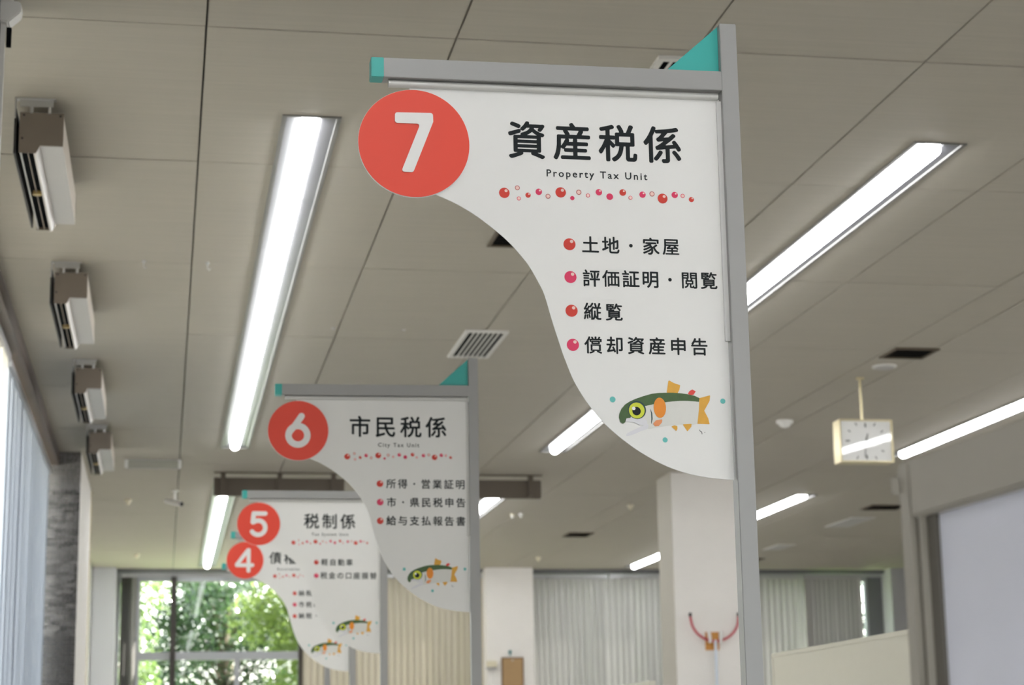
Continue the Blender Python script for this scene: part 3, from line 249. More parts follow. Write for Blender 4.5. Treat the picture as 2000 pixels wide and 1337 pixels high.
'座': [[67, -80, 22, -50, 16, -37, 15, -17, 38, 40, 64, 127, 84, 247, 95, 390, 95, 717, 100, 730, 109, 740, 130, 748, 487, 749, 492, 757, 473, 793, 474, 823, 499, 847, 523, 854, 543, 855, 560, 850, 575, 837, 630, 749, 930, 748, 943, 744, 953, 735, 961, 720, 961, 673, 952, 657, 933, 646, 207, 644, 202, 633, 200, 350, 207, 346, 220, 359, 269, 427, 298, 490, 328, 593, 350, 616, 373, 618, 403, 614, 424, 597, 428, 587, 428, 557, 412, 490, 413, 477, 510, 381, 515, 390, 516, 610, 529, 627, 543, 635, 587, 635, 605, 627, 614, 617, 618, 603, 618, 387, 623, 375, 653, 406, 681, 450, 700, 490, 730, 587, 739, 603, 760, 618, 810, 612, 827, 597, 832, 580, 831, 553, 812, 483, 813, 473, 948, 350, 954, 337, 954, 307, 945, 293, 920, 271, 887, 270, 767, 378, 760, 373, 717, 315, 677, 276, 650, 272, 627, 281, 620, 280, 619, 253, 627, 245, 877, 244, 892, 233, 900, 220, 902, 180, 895, 160, 873, 146, 623, 144, 618, 133, 619, 37, 623, 30, 630, 28, 940, 27, 957, 15, 964, 0, 964, -43, 951, -63, 930, -72, 207, -72, 189, -67, 173, -47, 172, -3, 179, 13, 197, 27, 503, 28, 514, 33, 515, 133, 510, 144, 270, 145, 256, 150, 241, 167, 240, 220, 248, 233, 263, 244, 503, 245, 514, 250, 513, 307, 507, 308, 483, 290, 453, 291, 377, 372, 367, 376, 311, 300, 270, 261, 240, 260, 203, 287, 197, 286, 184, 170, 167, 77, 145, 0, 112, -70, 93, -81]],
'得': [[610, -97, 590, -80, 580, -53, 579, -27, 587, -12, 607, 1, 680, 2, 700, 6, 707, 13, 707, 174, 697, 178, 500, 177, 502, 167, 588, 73, 598, 53, 597, 30, 581, 10, 551, -10, 527, -11, 507, 2, 461, 60, 406, 120, 402, 130, 402, 150, 414, 170, 414, 177, 337, 178, 323, 183, 306, 203, 306, 247, 319, 267, 337, 275, 700, 275, 708, 283, 707, 323, 697, 328, 357, 329, 342, 337, 330, 353, 328, 393, 333, 407, 347, 420, 363, 425, 913, 425, 930, 420, 943, 407, 948, 397, 948, 357, 941, 343, 920, 329, 820, 327, 815, 320, 815, 283, 819, 277, 827, 275, 943, 272, 964, 250, 964, 203, 951, 187, 937, 179, 827, 178, 816, 173, 815, -30, 804, -60, 780, -81, 753, -91, 673, -98], [187, -94, 169, -80, 162, -63, 160, 327, 150, 325, 90, 270, 80, 266, 60, 266, 43, 275, 24, 300, 12, 327, 12, 350, 25, 370, 78, 413, 143, 479, 183, 526, 247, 615, 263, 624, 293, 624, 317, 616, 332, 603, 340, 590, 342, 573, 337, 557, 273, 463, 269, 450, 268, -67, 260, -81, 243, -94], [417, 460, 397, 476, 392, 493, 392, 790, 396, 803, 409, 817, 427, 822, 863, 822, 880, 817, 893, 804, 898, 787, 898, 493, 894, 477, 881, 463, 863, 458], [499, 550, 783, 549, 791, 557, 791, 590, 787, 597, 780, 598, 503, 598, 497, 594, 495, 587, 495, 557], [70, 560, 52, 573, 30, 610, 29, 633, 37, 648, 123, 718, 182, 777, 237, 840, 247, 844, 273, 844, 311, 827, 324, 810, 324, 780, 277, 719, 220, 658, 137, 587, 100, 561], [499, 687, 783, 685, 791, 693, 791, 723, 787, 730, 780, 732, 503, 731, 497, 727, 495, 720, 495, 693]],
'所': [[770, -90, 752, -77, 745, -60, 745, 400, 743, 407, 737, 411, 637, 412, 626, 407, 618, 257, 597, 137, 571, 57, 530, -23, 501, -60, 471, -87, 440, -86, 400, -50, 396, -40, 396, -13, 437, 47, 467, 107, 494, 193, 508, 270, 515, 367, 515, 720, 520, 737, 533, 750, 550, 757, 713, 790, 800, 814, 863, 837, 887, 838, 910, 821, 937, 783, 937, 757, 917, 733, 870, 716, 793, 696, 640, 667, 629, 663, 625, 657, 625, 527, 630, 516, 937, 515, 955, 507, 968, 487, 967, 437, 950, 416, 937, 412, 860, 411, 853, 407, 851, -63, 843, -78, 827, -90], [67, -84, 23, -47, 19, -37, 18, -17, 40, 47, 58, 113, 71, 190, 78, 267, 83, 734, 93, 748, 107, 757, 277, 786, 367, 810, 420, 828, 444, 827, 473, 801, 490, 777, 490, 750, 473, 729, 447, 716, 387, 700, 197, 666, 189, 657, 188, 613, 190, 606, 200, 602, 423, 602, 437, 597, 448, 587, 455, 567, 453, 299, 440, 282, 423, 275, 189, 273, 185, 267, 178, 170, 168, 97, 138, -20, 120, -62, 108, -77, 93, -84], [193, 377, 347, 377, 352, 387, 350, 497, 340, 502, 193, 500, 188, 490, 188, 387]],
'払': [[117, -87, 99, -73, 88, -53, 85, -23, 90, -6, 110, 10, 180, 12, 191, 17, 195, 23, 195, 240, 187, 247, 110, 226, 77, 228, 62, 240, 55, 253, 49, 273, 49, 307, 55, 320, 70, 332, 173, 360, 193, 369, 195, 537, 193, 544, 187, 548, 87, 548, 73, 553, 56, 573, 56, 623, 65, 640, 83, 651, 183, 652, 193, 656, 197, 827, 207, 842, 220, 850, 273, 851, 290, 842, 301, 823, 303, 656, 313, 652, 400, 650, 418, 637, 425, 620, 424, 573, 407, 553, 393, 548, 310, 548, 303, 543, 302, 403, 313, 399, 380, 418, 407, 416, 421, 403, 428, 390, 431, 340, 425, 327, 410, 314, 313, 285, 303, 277, 302, -13, 293, -44, 267, -70, 233, -84, 193, -88], [873, -64, 851, -43, 831, 17, 823, 24, 583, -12, 430, -42, 403, -41, 390, -35, 378, -20, 366, 13, 366, 50, 393, 93, 417, 150, 453, 255, 504, 427, 547, 600, 586, 793, 597, 808, 610, 817, 657, 814, 683, 805, 697, 787, 698, 750, 657, 557, 617, 397, 524, 90, 533, 86, 773, 119, 790, 126, 764, 200, 695, 360, 697, 387, 716, 410, 743, 421, 777, 419, 799, 397, 866, 257, 927, 107, 961, 0, 959, -27, 941, -47, 903, -64]],
'振': [[100, -90, 87, -82, 76, -67, 69, -43, 69, -20, 75, -7, 90, 6, 140, 9, 151, 17, 151, 233, 143, 240, 83, 222, 53, 224, 39, 237, 31, 250, 26, 270, 25, 297, 32, 313, 50, 329, 143, 355, 150, 360, 152, 537, 150, 544, 143, 548, 70, 548, 53, 555, 39, 577, 39, 623, 47, 638, 63, 650, 140, 652, 150, 656, 153, 827, 163, 842, 177, 850, 230, 851, 247, 842, 258, 823, 260, 657, 270, 652, 333, 650, 351, 637, 358, 620, 358, 577, 343, 555, 330, 549, 270, 548, 260, 543, 259, 397, 270, 392, 317, 405, 343, 400, 364, 377, 368, 330, 361, 317, 347, 304, 267, 278, 259, 270, 258, -10, 251, -47, 227, -73, 197, -87, 163, -92], [363, -87, 319, -57, 312, -43, 312, -27, 341, 50, 360, 120, 382, 260, 388, 400, 388, 770, 393, 787, 407, 800, 423, 805, 910, 805, 927, 800, 944, 780, 945, 733, 937, 715, 917, 702, 496, 700, 492, 690, 492, 480, 493, 473, 503, 468, 927, 468, 940, 464, 950, 455, 958, 440, 958, 400, 951, 387, 937, 374, 773, 372, 766, 370, 763, 363, 783, 297, 790, 286, 811, 300, 863, 351, 877, 358, 900, 358, 910, 354, 942, 320, 945, 297, 938, 280, 831, 187, 846, 153, 883, 99, 960, 20, 965, -7, 957, -27, 920, -60, 897, -61, 883, -56, 839, -17, 770, 74, 771, 23, 767, 13, 753, 0, 570, -87, 543, -88, 530, -81, 506, -50, 502, -33, 503, -10, 517, 17, 528, 57, 528, 360, 523, 370, 500, 371, 492, 363, 488, 260, 474, 133, 450, 27, 437, -17, 411, -70, 390, -87], [633, 67, 643, 64, 720, 94, 740, 94, 765, 83, 708, 210, 686, 280, 666, 363, 661, 370, 653, 372, 637, 370, 632, 360], [530, 543, 517, 552, 507, 566, 505, 603, 512, 623, 533, 638, 887, 638, 905, 630, 918, 610, 917, 566, 905, 550, 890, 542]],
'支': [[77, -94, 53, -74, 36, -37, 36, -10, 53, 10, 250, 61, 360, 100, 381, 110, 386, 117, 302, 200, 257, 256, 213, 323, 194, 363, 133, 366, 112, 380, 105, 397, 108, 450, 123, 467, 137, 472, 433, 473, 438, 483, 438, 580, 437, 587, 427, 592, 83, 593, 67, 605, 59, 620, 59, 673, 72, 693, 93, 702, 433, 703, 438, 713, 438, 817, 443, 833, 456, 847, 467, 851, 517, 852, 534, 847, 550, 827, 552, 713, 557, 703, 897, 702, 910, 699, 923, 688, 931, 673, 931, 620, 923, 605, 907, 593, 557, 590, 552, 580, 552, 483, 553, 476, 563, 472, 790, 474, 823, 457, 840, 440, 845, 427, 842, 400, 819, 350, 777, 283, 718, 210, 671, 163, 620, 120, 617, 113, 657, 93, 763, 56, 937, 17, 956, -3, 958, -30, 945, -57, 925, -80, 910, -88, 883, -88, 737, -57, 633, -24, 497, 39, 383, -14, 281, -50, 137, -87, 97, -95], [493, 180, 507, 178, 530, 193, 610, 258, 674, 337, 687, 357, 685, 363, 325, 363, 323, 357, 327, 349, 380, 279, 433, 225]],
'明': [[353, -94, 310, -53, 305, -40, 306, -20, 315, -7, 367, 43, 417, 118, 453, 210, 471, 290, 482, 397, 482, 773, 486, 790, 500, 804, 517, 808, 903, 808, 920, 804, 934, 790, 938, 773, 938, -17, 927, -50, 903, -74, 863, -88, 783, -95, 717, -95, 700, -88, 688, -73, 675, -37, 676, -13, 690, 5, 707, 12, 817, 12, 830, 20, 830, 217, 820, 222, 580, 222, 569, 213, 544, 127, 524, 80, 477, 0, 442, -43, 393, -88, 380, -94], [87, 73, 67, 89, 62, 107, 64, 770, 79, 787, 93, 792, 400, 789, 417, 773, 422, 757, 419, 187, 404, 170, 390, 165, 173, 164, 168, 153, 168, 100, 158, 83, 140, 72], [173, 270, 307, 268, 317, 273, 318, 420, 314, 430, 180, 432, 170, 427, 168, 280], [589, 327, 827, 326, 832, 337, 830, 463, 820, 468, 593, 467, 588, 457, 585, 353, 585, 333], [173, 533, 307, 532, 317, 536, 318, 677, 314, 687, 180, 688, 170, 684, 168, 543], [593, 570, 827, 570, 832, 580, 830, 700, 820, 705, 593, 704, 588, 693, 588, 580]],
'書': [[193, -94, 173, -77, 168, -60, 168, 210, 173, 224, 190, 239, 800, 242, 817, 237, 832, 220, 835, -63, 830, -77, 813, -92, 760, -94, 745, -83, 733, -65, 723, -62, 280, -62, 270, -65, 258, -83, 243, -94], [273, 17, 723, 15, 734, 20, 735, 40, 733, 47, 723, 52, 280, 52, 273, 50, 269, 43, 269, 23], [273, 130, 723, 128, 734, 133, 735, 150, 733, 157, 723, 162, 280, 162, 273, 160, 269, 153, 269, 137], [67, 263, 44, 283, 42, 313, 50, 331, 70, 344, 430, 345, 437, 347, 441, 353, 440, 370, 433, 375, 140, 375, 127, 380, 113, 393, 108, 407, 110, 427, 122, 443, 137, 451, 430, 452, 437, 453, 441, 460, 440, 477, 433, 481, 170, 482, 157, 486, 145, 497, 139, 510, 140, 533, 152, 550, 167, 558, 430, 558, 437, 560, 442, 570, 440, 587, 430, 592, 80, 592, 60, 599, 46, 617, 46, 647, 57, 665, 73, 674, 430, 675, 440, 680, 440, 700, 433, 705, 173, 706, 155, 720, 148, 737, 151, 760, 170, 779, 433, 782, 441, 790, 443, 827, 457, 845, 473, 852, 517, 851, 530, 845, 542, 830, 545, 790, 553, 782, 810, 779, 830, 757, 832, 687, 836, 677, 927, 674, 940, 668, 952, 653, 954, 617, 937, 596, 923, 592, 843, 592, 833, 587, 831, 510, 825, 497, 810, 484, 557, 482, 549, 480, 545, 470, 547, 456, 557, 452, 867, 449, 886, 430, 888, 407, 881, 390, 863, 376, 557, 375, 546, 370, 546, 350, 557, 345, 927, 344, 947, 331, 955, 313, 952, 283, 933, 264, 920, 262], [549, 560, 723, 559, 730, 563, 731, 583, 727, 590, 720, 592, 553, 591, 545, 583, 545, 567], [549, 677, 723, 675, 730, 680, 731, 697, 727, 703, 720, 705, 553, 705, 545, 697]],
'替': [[197, -90, 179, -77, 172, -60, 172, 320, 177, 340, 173, 342, 167, 339, 113, 304, 90, 302, 77, 309, 50, 335, 42, 357, 44, 370, 55, 383, 111, 420, 147, 452, 174, 487, 192, 520, 183, 525, 70, 528, 50, 550, 48, 583, 57, 601, 77, 614, 220, 616, 225, 623, 228, 667, 220, 675, 113, 675, 97, 680, 83, 693, 79, 703, 79, 733, 85, 747, 107, 761, 223, 763, 228, 770, 231, 827, 247, 844, 263, 848, 303, 847, 321, 833, 328, 820, 329, 770, 333, 763, 430, 761, 448, 750, 456, 740, 458, 727, 457, 700, 448, 687, 430, 676, 333, 674, 329, 667, 325, 627, 327, 619, 333, 615, 450, 614, 461, 610, 474, 597, 479, 583, 478, 553, 471, 540, 460, 530, 447, 525, 353, 525, 345, 520, 440, 448, 456, 430, 458, 413, 452, 397, 430, 372, 413, 360, 415, 357, 477, 355, 489, 360, 476, 383, 476, 397, 482, 410, 570, 469, 601, 500, 614, 520, 607, 525, 520, 525, 507, 530, 495, 540, 489, 553, 488, 583, 493, 597, 506, 610, 517, 614, 647, 616, 654, 623, 658, 653, 657, 670, 650, 675, 540, 675, 526, 680, 513, 693, 508, 707, 510, 737, 522, 753, 540, 762, 653, 763, 658, 770, 661, 827, 677, 844, 693, 848, 730, 847, 748, 833, 754, 820, 755, 770, 760, 763, 887, 762, 903, 755, 916, 740, 918, 727, 917, 700, 905, 683, 887, 675, 760, 674, 755, 667, 755, 623, 759, 617, 767, 615, 920, 614, 931, 610, 943, 597, 948, 583, 948, 553, 941, 540, 927, 528, 810, 525, 801, 520, 825, 483, 855, 453, 896, 423, 937, 400, 951, 387, 958, 367, 951, 347, 930, 322, 917, 313, 893, 312, 867, 324, 805, 370, 763, 412, 717, 475, 710, 478, 657, 415, 588, 360, 600, 355, 793, 354, 807, 348, 819, 333, 822, -53, 815, -73, 797, -87, 757, -88, 739, -83, 720, -59, 710, -55, 283, -55, 273, -59, 265, -77, 247, -90], [276, 37, 713, 35, 721, 43, 721, 103, 717, 110, 710, 112, 280, 111, 273, 107, 272, 100, 272, 47], [276, 197, 713, 195, 721, 203, 721, 257, 717, 263, 710, 265, 280, 265, 273, 261, 272, 253, 272, 207], [192, 357, 380, 355, 397, 360, 273, 450, 266, 447, 238, 407]],
'業': [[470, -90, 453, -78, 446, -63, 445, 87, 440, 96, 310, 12, 207, -37, 117, -69, 90, -72, 77, -67, 46, -30, 42, -17, 43, 0, 60, 20, 220, 78, 283, 108, 335, 140, 323, 145, 77, 146, 59, 160, 52, 177, 53, 210, 70, 230, 87, 235, 433, 235, 441, 237, 445, 247, 445, 273, 437, 281, 177, 282, 155, 293, 146, 310, 146, 337, 153, 351, 170, 364, 437, 365, 445, 373, 444, 407, 433, 412, 130, 412, 113, 416, 96, 437, 95, 467, 100, 483, 117, 499, 290, 502, 297, 503, 300, 510, 270, 580, 77, 583, 62, 593, 53, 607, 53, 647, 65, 663, 80, 671, 190, 672, 200, 675, 198, 690, 145, 787, 146, 803, 153, 815, 167, 826, 187, 834, 213, 834, 238, 813, 281, 747, 301, 707, 305, 677, 317, 672, 347, 672, 354, 677, 356, 820, 363, 835, 380, 847, 427, 847, 449, 827, 452, 680, 456, 673, 463, 672, 530, 672, 540, 677, 542, 820, 550, 835, 567, 847, 617, 847, 639, 827, 642, 680, 646, 673, 653, 672, 697, 672, 707, 676, 712, 703, 764, 810, 780, 828, 803, 835, 843, 824, 864, 807, 868, 783, 809, 677, 817, 672, 923, 669, 944, 647, 942, 603, 930, 589, 917, 582, 743, 581, 700, 507, 710, 502, 883, 500, 898, 490, 907, 477, 908, 443, 904, 430, 890, 416, 877, 412, 553, 411, 545, 403, 545, 377, 547, 369, 557, 365, 830, 364, 845, 357, 857, 341, 856, 303, 841, 287, 827, 282, 553, 281, 545, 273, 545, 243, 549, 237, 557, 235, 913, 235, 930, 230, 947, 210, 948, 177, 941, 160, 923, 146, 670, 145, 656, 140, 713, 104, 770, 78, 827, 55, 930, 22, 952, 0, 953, -24, 931, -57, 910, -74, 887, -74, 850, -64, 770, -32, 690, 8, 617, 53, 550, 102, 545, 93, 543, -67, 533, -82, 520, -90], [413, 503, 580, 502, 596, 520, 621, 577, 610, 582, 387, 581, 383, 573, 400, 540]],
'権': [[200, -90, 182, -77, 175, -60, 173, 277, 170, 278, 163, 268, 144, 220, 106, 143, 90, 126, 70, 122, 53, 127, 36, 143, 24, 163, 22, 177, 26, 193, 74, 280, 104, 350, 130, 423, 160, 530, 153, 538, 67, 538, 53, 543, 36, 563, 36, 603, 45, 620, 63, 631, 163, 632, 173, 636, 175, 817, 183, 835, 203, 848, 240, 848, 254, 843, 269, 827, 272, 643, 273, 636, 280, 632, 343, 632, 353, 636, 404, 713, 453, 830, 466, 843, 477, 848, 517, 844, 531, 837, 544, 823, 548, 797, 534, 757, 540, 749, 920, 748, 941, 740, 954, 723, 955, 690, 950, 676, 933, 661, 667, 658, 661, 653, 668, 637, 668, 617, 658, 583, 667, 578, 927, 578, 941, 573, 956, 557, 957, 513, 948, 500, 933, 490, 753, 488, 744, 483, 777, 423, 923, 421, 938, 413, 950, 397, 950, 363, 942, 350, 927, 340, 787, 338, 776, 333, 775, 300, 780, 293, 907, 291, 928, 277, 935, 257, 930, 230, 910, 213, 780, 210, 775, 200, 777, 166, 787, 162, 910, 160, 930, 143, 935, 117, 928, 97, 907, 82, 780, 80, 775, 73, 775, 40, 777, 33, 787, 28, 947, 26, 961, 13, 968, 0, 968, -30, 960, -45, 947, -56, 933, -58, 553, -59, 547, -62, 530, -85, 513, -92, 477, -91, 458, -80, 451, -70, 448, -57, 447, 233, 437, 232, 400, 196, 377, 192, 362, 200, 332, 233, 325, 257, 332, 273, 417, 363, 480, 453, 495, 483, 487, 488, 410, 489, 397, 495, 382, 517, 382, 547, 387, 563, 380, 570, 365, 550, 350, 540, 283, 538, 274, 533, 283, 513, 384, 380, 388, 353, 378, 333, 360, 315, 347, 309, 333, 309, 313, 322, 280, 376, 273, 377, 271, -63, 263, -78, 247, -90], [549, 30, 677, 30, 682, 40, 680, 77, 670, 82, 550, 80, 545, 70, 545, 37], [549, 163, 677, 163, 682, 173, 680, 207, 670, 212, 550, 210, 545, 200, 545, 170], [549, 293, 677, 293, 681, 300, 680, 333, 670, 338, 550, 337, 545, 327, 545, 300], [584, 423, 657, 424, 658, 433, 646, 457, 645, 487, 613, 485, 584, 433], [443, 580, 541, 580, 550, 592, 573, 653, 563, 658, 489, 657, 444, 590]],
'民': [[103, -94, 81, -73, 63, -37, 62, -17, 66, 0, 88, 27, 98, 60, 98, 767, 105, 787, 120, 799, 133, 802, 807, 802, 827, 795, 839, 780, 842, 767, 842, 513, 835, 493, 823, 483, 810, 478, 560, 478, 553, 473, 552, 457, 566, 373, 573, 360, 883, 358, 897, 354, 910, 340, 915, 327, 914, 283, 907, 269, 890, 256, 613, 255, 607, 253, 604, 247, 618, 210, 644, 157, 685, 97, 727, 55, 773, 30, 800, 26, 812, 33, 824, 70, 833, 127, 850, 147, 860, 151, 883, 151, 920, 132, 932, 110, 928, 57, 915, -3, 895, -43, 870, -68, 848, -80, 823, -85, 787, -85, 727, -74, 663, -40, 602, 17, 549, 90, 508, 173, 481, 247, 476, 253, 220, 255, 213, 253, 208, 243, 210, 56, 220, 54, 423, 110, 450, 112, 464, 107, 479, 90, 485, 63, 484, 33, 470, 15, 443, 3, 130, -94], [213, 360, 447, 360, 452, 370, 437, 473, 427, 478, 213, 477, 208, 467, 208, 370], [213, 583, 723, 582, 730, 586, 732, 593, 731, 690, 727, 697, 720, 698, 217, 698, 210, 694, 208, 687, 208, 593]],
'理': [[327, -60, 307, -44, 302, -27, 303, 11, 313, 25, 327, 34, 593, 35, 601, 37, 605, 47, 605, 133, 600, 144, 407, 146, 392, 153, 379, 170, 380, 217, 388, 230, 403, 240, 593, 242, 601, 243, 605, 253, 605, 320, 600, 330, 420, 332, 405, 340, 393, 357, 392, 767, 396, 783, 410, 797, 427, 802, 893, 802, 910, 797, 924, 783, 928, 767, 927, 357, 915, 340, 900, 332, 713, 330, 708, 320, 708, 253, 710, 246, 720, 242, 917, 240, 932, 230, 940, 217, 940, 170, 928, 153, 913, 146, 713, 144, 708, 133, 708, 47, 710, 39, 720, 35, 950, 34, 965, 23, 974, 10, 975, -30, 970, -43, 957, -57, 940, -62], [60, 16, 43, 28, 33, 43, 25, 77, 30, 103, 47, 119, 143, 148, 154, 157, 155, 387, 153, 394, 147, 398, 73, 398, 59, 403, 43, 423, 42, 467, 50, 481, 67, 494, 143, 495, 154, 500, 155, 673, 153, 681, 147, 685, 63, 685, 50, 690, 33, 710, 33, 757, 47, 775, 63, 782, 343, 780, 360, 768, 368, 753, 368, 713, 361, 700, 340, 686, 263, 685, 255, 677, 256, 500, 263, 495, 323, 495, 337, 490, 354, 470, 355, 433, 350, 416, 330, 400, 267, 398, 256, 393, 255, 197, 257, 190, 263, 188, 327, 208, 350, 204, 368, 180, 375, 150, 374, 130, 365, 117, 350, 106, 80, 16], [493, 423, 607, 423, 612, 433, 610, 521, 600, 525, 493, 523, 488, 513, 488, 433], [709, 423, 824, 423, 828, 433, 827, 521, 817, 525, 709, 523, 705, 513, 705, 433], [493, 613, 607, 613, 612, 623, 610, 707, 600, 712, 493, 710, 488, 700, 488, 623], [709, 613, 824, 613, 828, 623, 827, 707, 817, 712, 709, 710, 705, 700, 705, 623]],
'産': [[70, -87, 29, -57, 22, -43, 22, -23, 50, 37, 72, 97, 94, 200, 105, 297, 110, 523, 122, 540, 137, 548, 307, 548, 316, 553, 271, 623, 265, 657, 123, 658, 105, 667, 96, 677, 92, 690, 92, 727, 102, 743, 113, 752, 127, 755, 433, 756, 437, 763, 422, 790, 424, 817, 443, 837, 480, 852, 497, 850, 510, 842, 570, 760, 577, 756, 873, 755, 887, 752, 897, 745, 908, 723, 908, 687, 900, 672, 890, 663, 877, 658, 763, 657, 764, 617, 729, 553, 737, 548, 917, 546, 931, 533, 938, 520, 938, 477, 928, 460, 907, 448, 620, 448, 608, 443, 614, 427, 615, 377, 620, 370, 850, 368, 863, 364, 875, 353, 881, 340, 881, 300, 873, 285, 857, 273, 627, 272, 619, 270, 615, 263, 615, 213, 623, 205, 833, 202, 854, 180, 854, 137, 841, 120, 827, 112, 620, 110, 615, 100, 615, 33, 617, 26, 627, 22, 917, 20, 933, 8, 941, -7, 941, -47, 932, -63, 920, -72, 907, -75, 223, -74, 205, -60, 198, -43, 200, -3, 217, 17, 233, 22, 500, 22, 508, 30, 508, 100, 507, 107, 497, 112, 307, 113, 293, 122, 283, 137, 282, 183, 250, 186, 210, 212, 203, 200, 194, 140, 175, 53, 148, -20, 120, -70, 110, -81, 97, -88], [308, 207, 503, 206, 508, 217, 507, 267, 497, 272, 353, 271, 346, 267, 313, 220], [211, 273, 217, 273, 225, 280, 267, 340, 318, 440, 317, 447, 223, 448, 213, 443], [409, 370, 504, 370, 508, 377, 508, 423, 514, 447, 403, 447, 401, 443, 415, 417, 414, 400, 406, 377], [433, 550, 597, 549, 611, 567, 646, 637, 650, 654, 640, 658, 383, 657, 384, 647, 424, 587]],
'申': [[463, -94, 445, -80, 438, -63, 438, 167, 434, 177, 210, 178, 203, 173, 197, 139, 183, 126, 170, 122, 120, 123, 98, 143, 95, 690, 107, 712, 127, 722, 433, 723, 438, 733, 438, 820, 443, 833, 456, 847, 467, 851, 517, 852, 533, 845, 547, 827, 548, 733, 553, 723, 873, 722, 887, 717, 900, 703, 905, 687, 905, 157, 898, 140, 880, 126, 827, 125, 813, 130, 802, 140, 796, 150, 794, 173, 787, 178, 553, 177, 548, 167, 547, -70, 537, -85, 523, -94], [206, 283, 433, 283, 438, 293, 437, 397, 427, 402, 207, 400, 202, 390, 202, 293], [553, 283, 790, 283, 795, 293, 794, 397, 783, 402, 553, 400, 548, 390, 548, 293], [206, 507, 433, 506, 438, 517, 437, 610, 427, 615, 207, 614, 202, 603, 202, 517], [553, 507, 790, 506, 795, 517, 794, 610, 783, 615, 553, 614, 548, 603, 548, 517]],
'相': [[220, -94, 202, -80, 195, -63, 193, 279, 190, 280, 183, 272, 144, 190, 110, 133, 90, 113, 73, 108, 50, 113, 36, 127, 16, 160, 18, 190, 71, 270, 106, 337, 137, 410, 176, 527, 173, 533, 167, 535, 67, 535, 53, 540, 36, 560, 35, 607, 43, 625, 63, 638, 183, 638, 193, 643, 196, 827, 207, 842, 220, 850, 270, 852, 288, 843, 301, 823, 303, 643, 313, 638, 417, 638, 431, 630, 444, 613, 445, 563, 431, 543, 413, 535, 307, 534, 302, 527, 302, 487, 312, 460, 440, 314, 445, 303, 445, 287, 437, 267, 413, 239, 400, 232, 377, 232, 357, 245, 313, 307, 303, 311, 301, -67, 293, -81, 277, -94], [480, -87, 460, -71, 455, -53, 455, 760, 458, 773, 473, 790, 487, 795, 917, 792, 934, 777, 938, 760, 938, -50, 936, -63, 913, -84, 860, -85, 847, -80, 833, -67, 827, -33, 820, -29, 570, -28, 560, -33, 557, -63, 540, -84, 527, -88], [563, 77, 823, 76, 828, 87, 827, 207, 817, 212, 563, 210, 558, 200, 558, 87], [563, 317, 823, 316, 828, 327, 827, 450, 817, 455, 563, 454, 558, 443, 558, 327], [563, 557, 823, 556, 828, 567, 827, 683, 817, 688, 563, 687, 558, 677, 558, 567]],
'県': [[463, -94, 447, -81, 439, -67, 438, 180, 437, 187, 430, 191, 288, 190, 287, 187, 327, 167, 340, 153, 345, 137, 340, 113, 315, 87, 230, 15, 123, -64, 110, -68, 87, -66, 41, -23, 39, 3, 50, 22, 147, 92, 260, 187, 247, 192, 110, 192, 95, 200, 83, 217, 82, 670, 87, 684, 103, 699, 167, 700, 183, 688, 191, 673, 192, 307, 197, 296, 917, 295, 933, 290, 949, 273, 950, 217, 942, 203, 927, 193, 743, 192, 727, 187, 847, 103, 950, 21, 958, 7, 958, -17, 951, -30, 934, -47, 907, -64, 873, -62, 780, 15, 663, 102, 652, 120, 653, 147, 667, 165, 700, 187, 698, 190, 560, 191, 553, 187, 552, 180, 550, -70, 540, -85, 527, -94], [287, 330, 267, 346, 262, 363, 262, 780, 264, 793, 275, 807, 297, 815, 783, 815, 797, 812, 810, 801, 818, 780, 818, 363, 816, 350, 805, 337, 783, 328], [369, 420, 703, 419, 711, 427, 711, 457, 707, 463, 700, 465, 373, 465, 367, 461, 365, 453, 365, 427], [369, 550, 703, 549, 711, 557, 711, 587, 707, 593, 700, 595, 373, 595, 367, 591, 365, 583, 365, 557], [369, 683, 703, 682, 711, 690, 711, 717, 707, 723, 700, 725, 373, 725, 365, 717, 365, 690]],
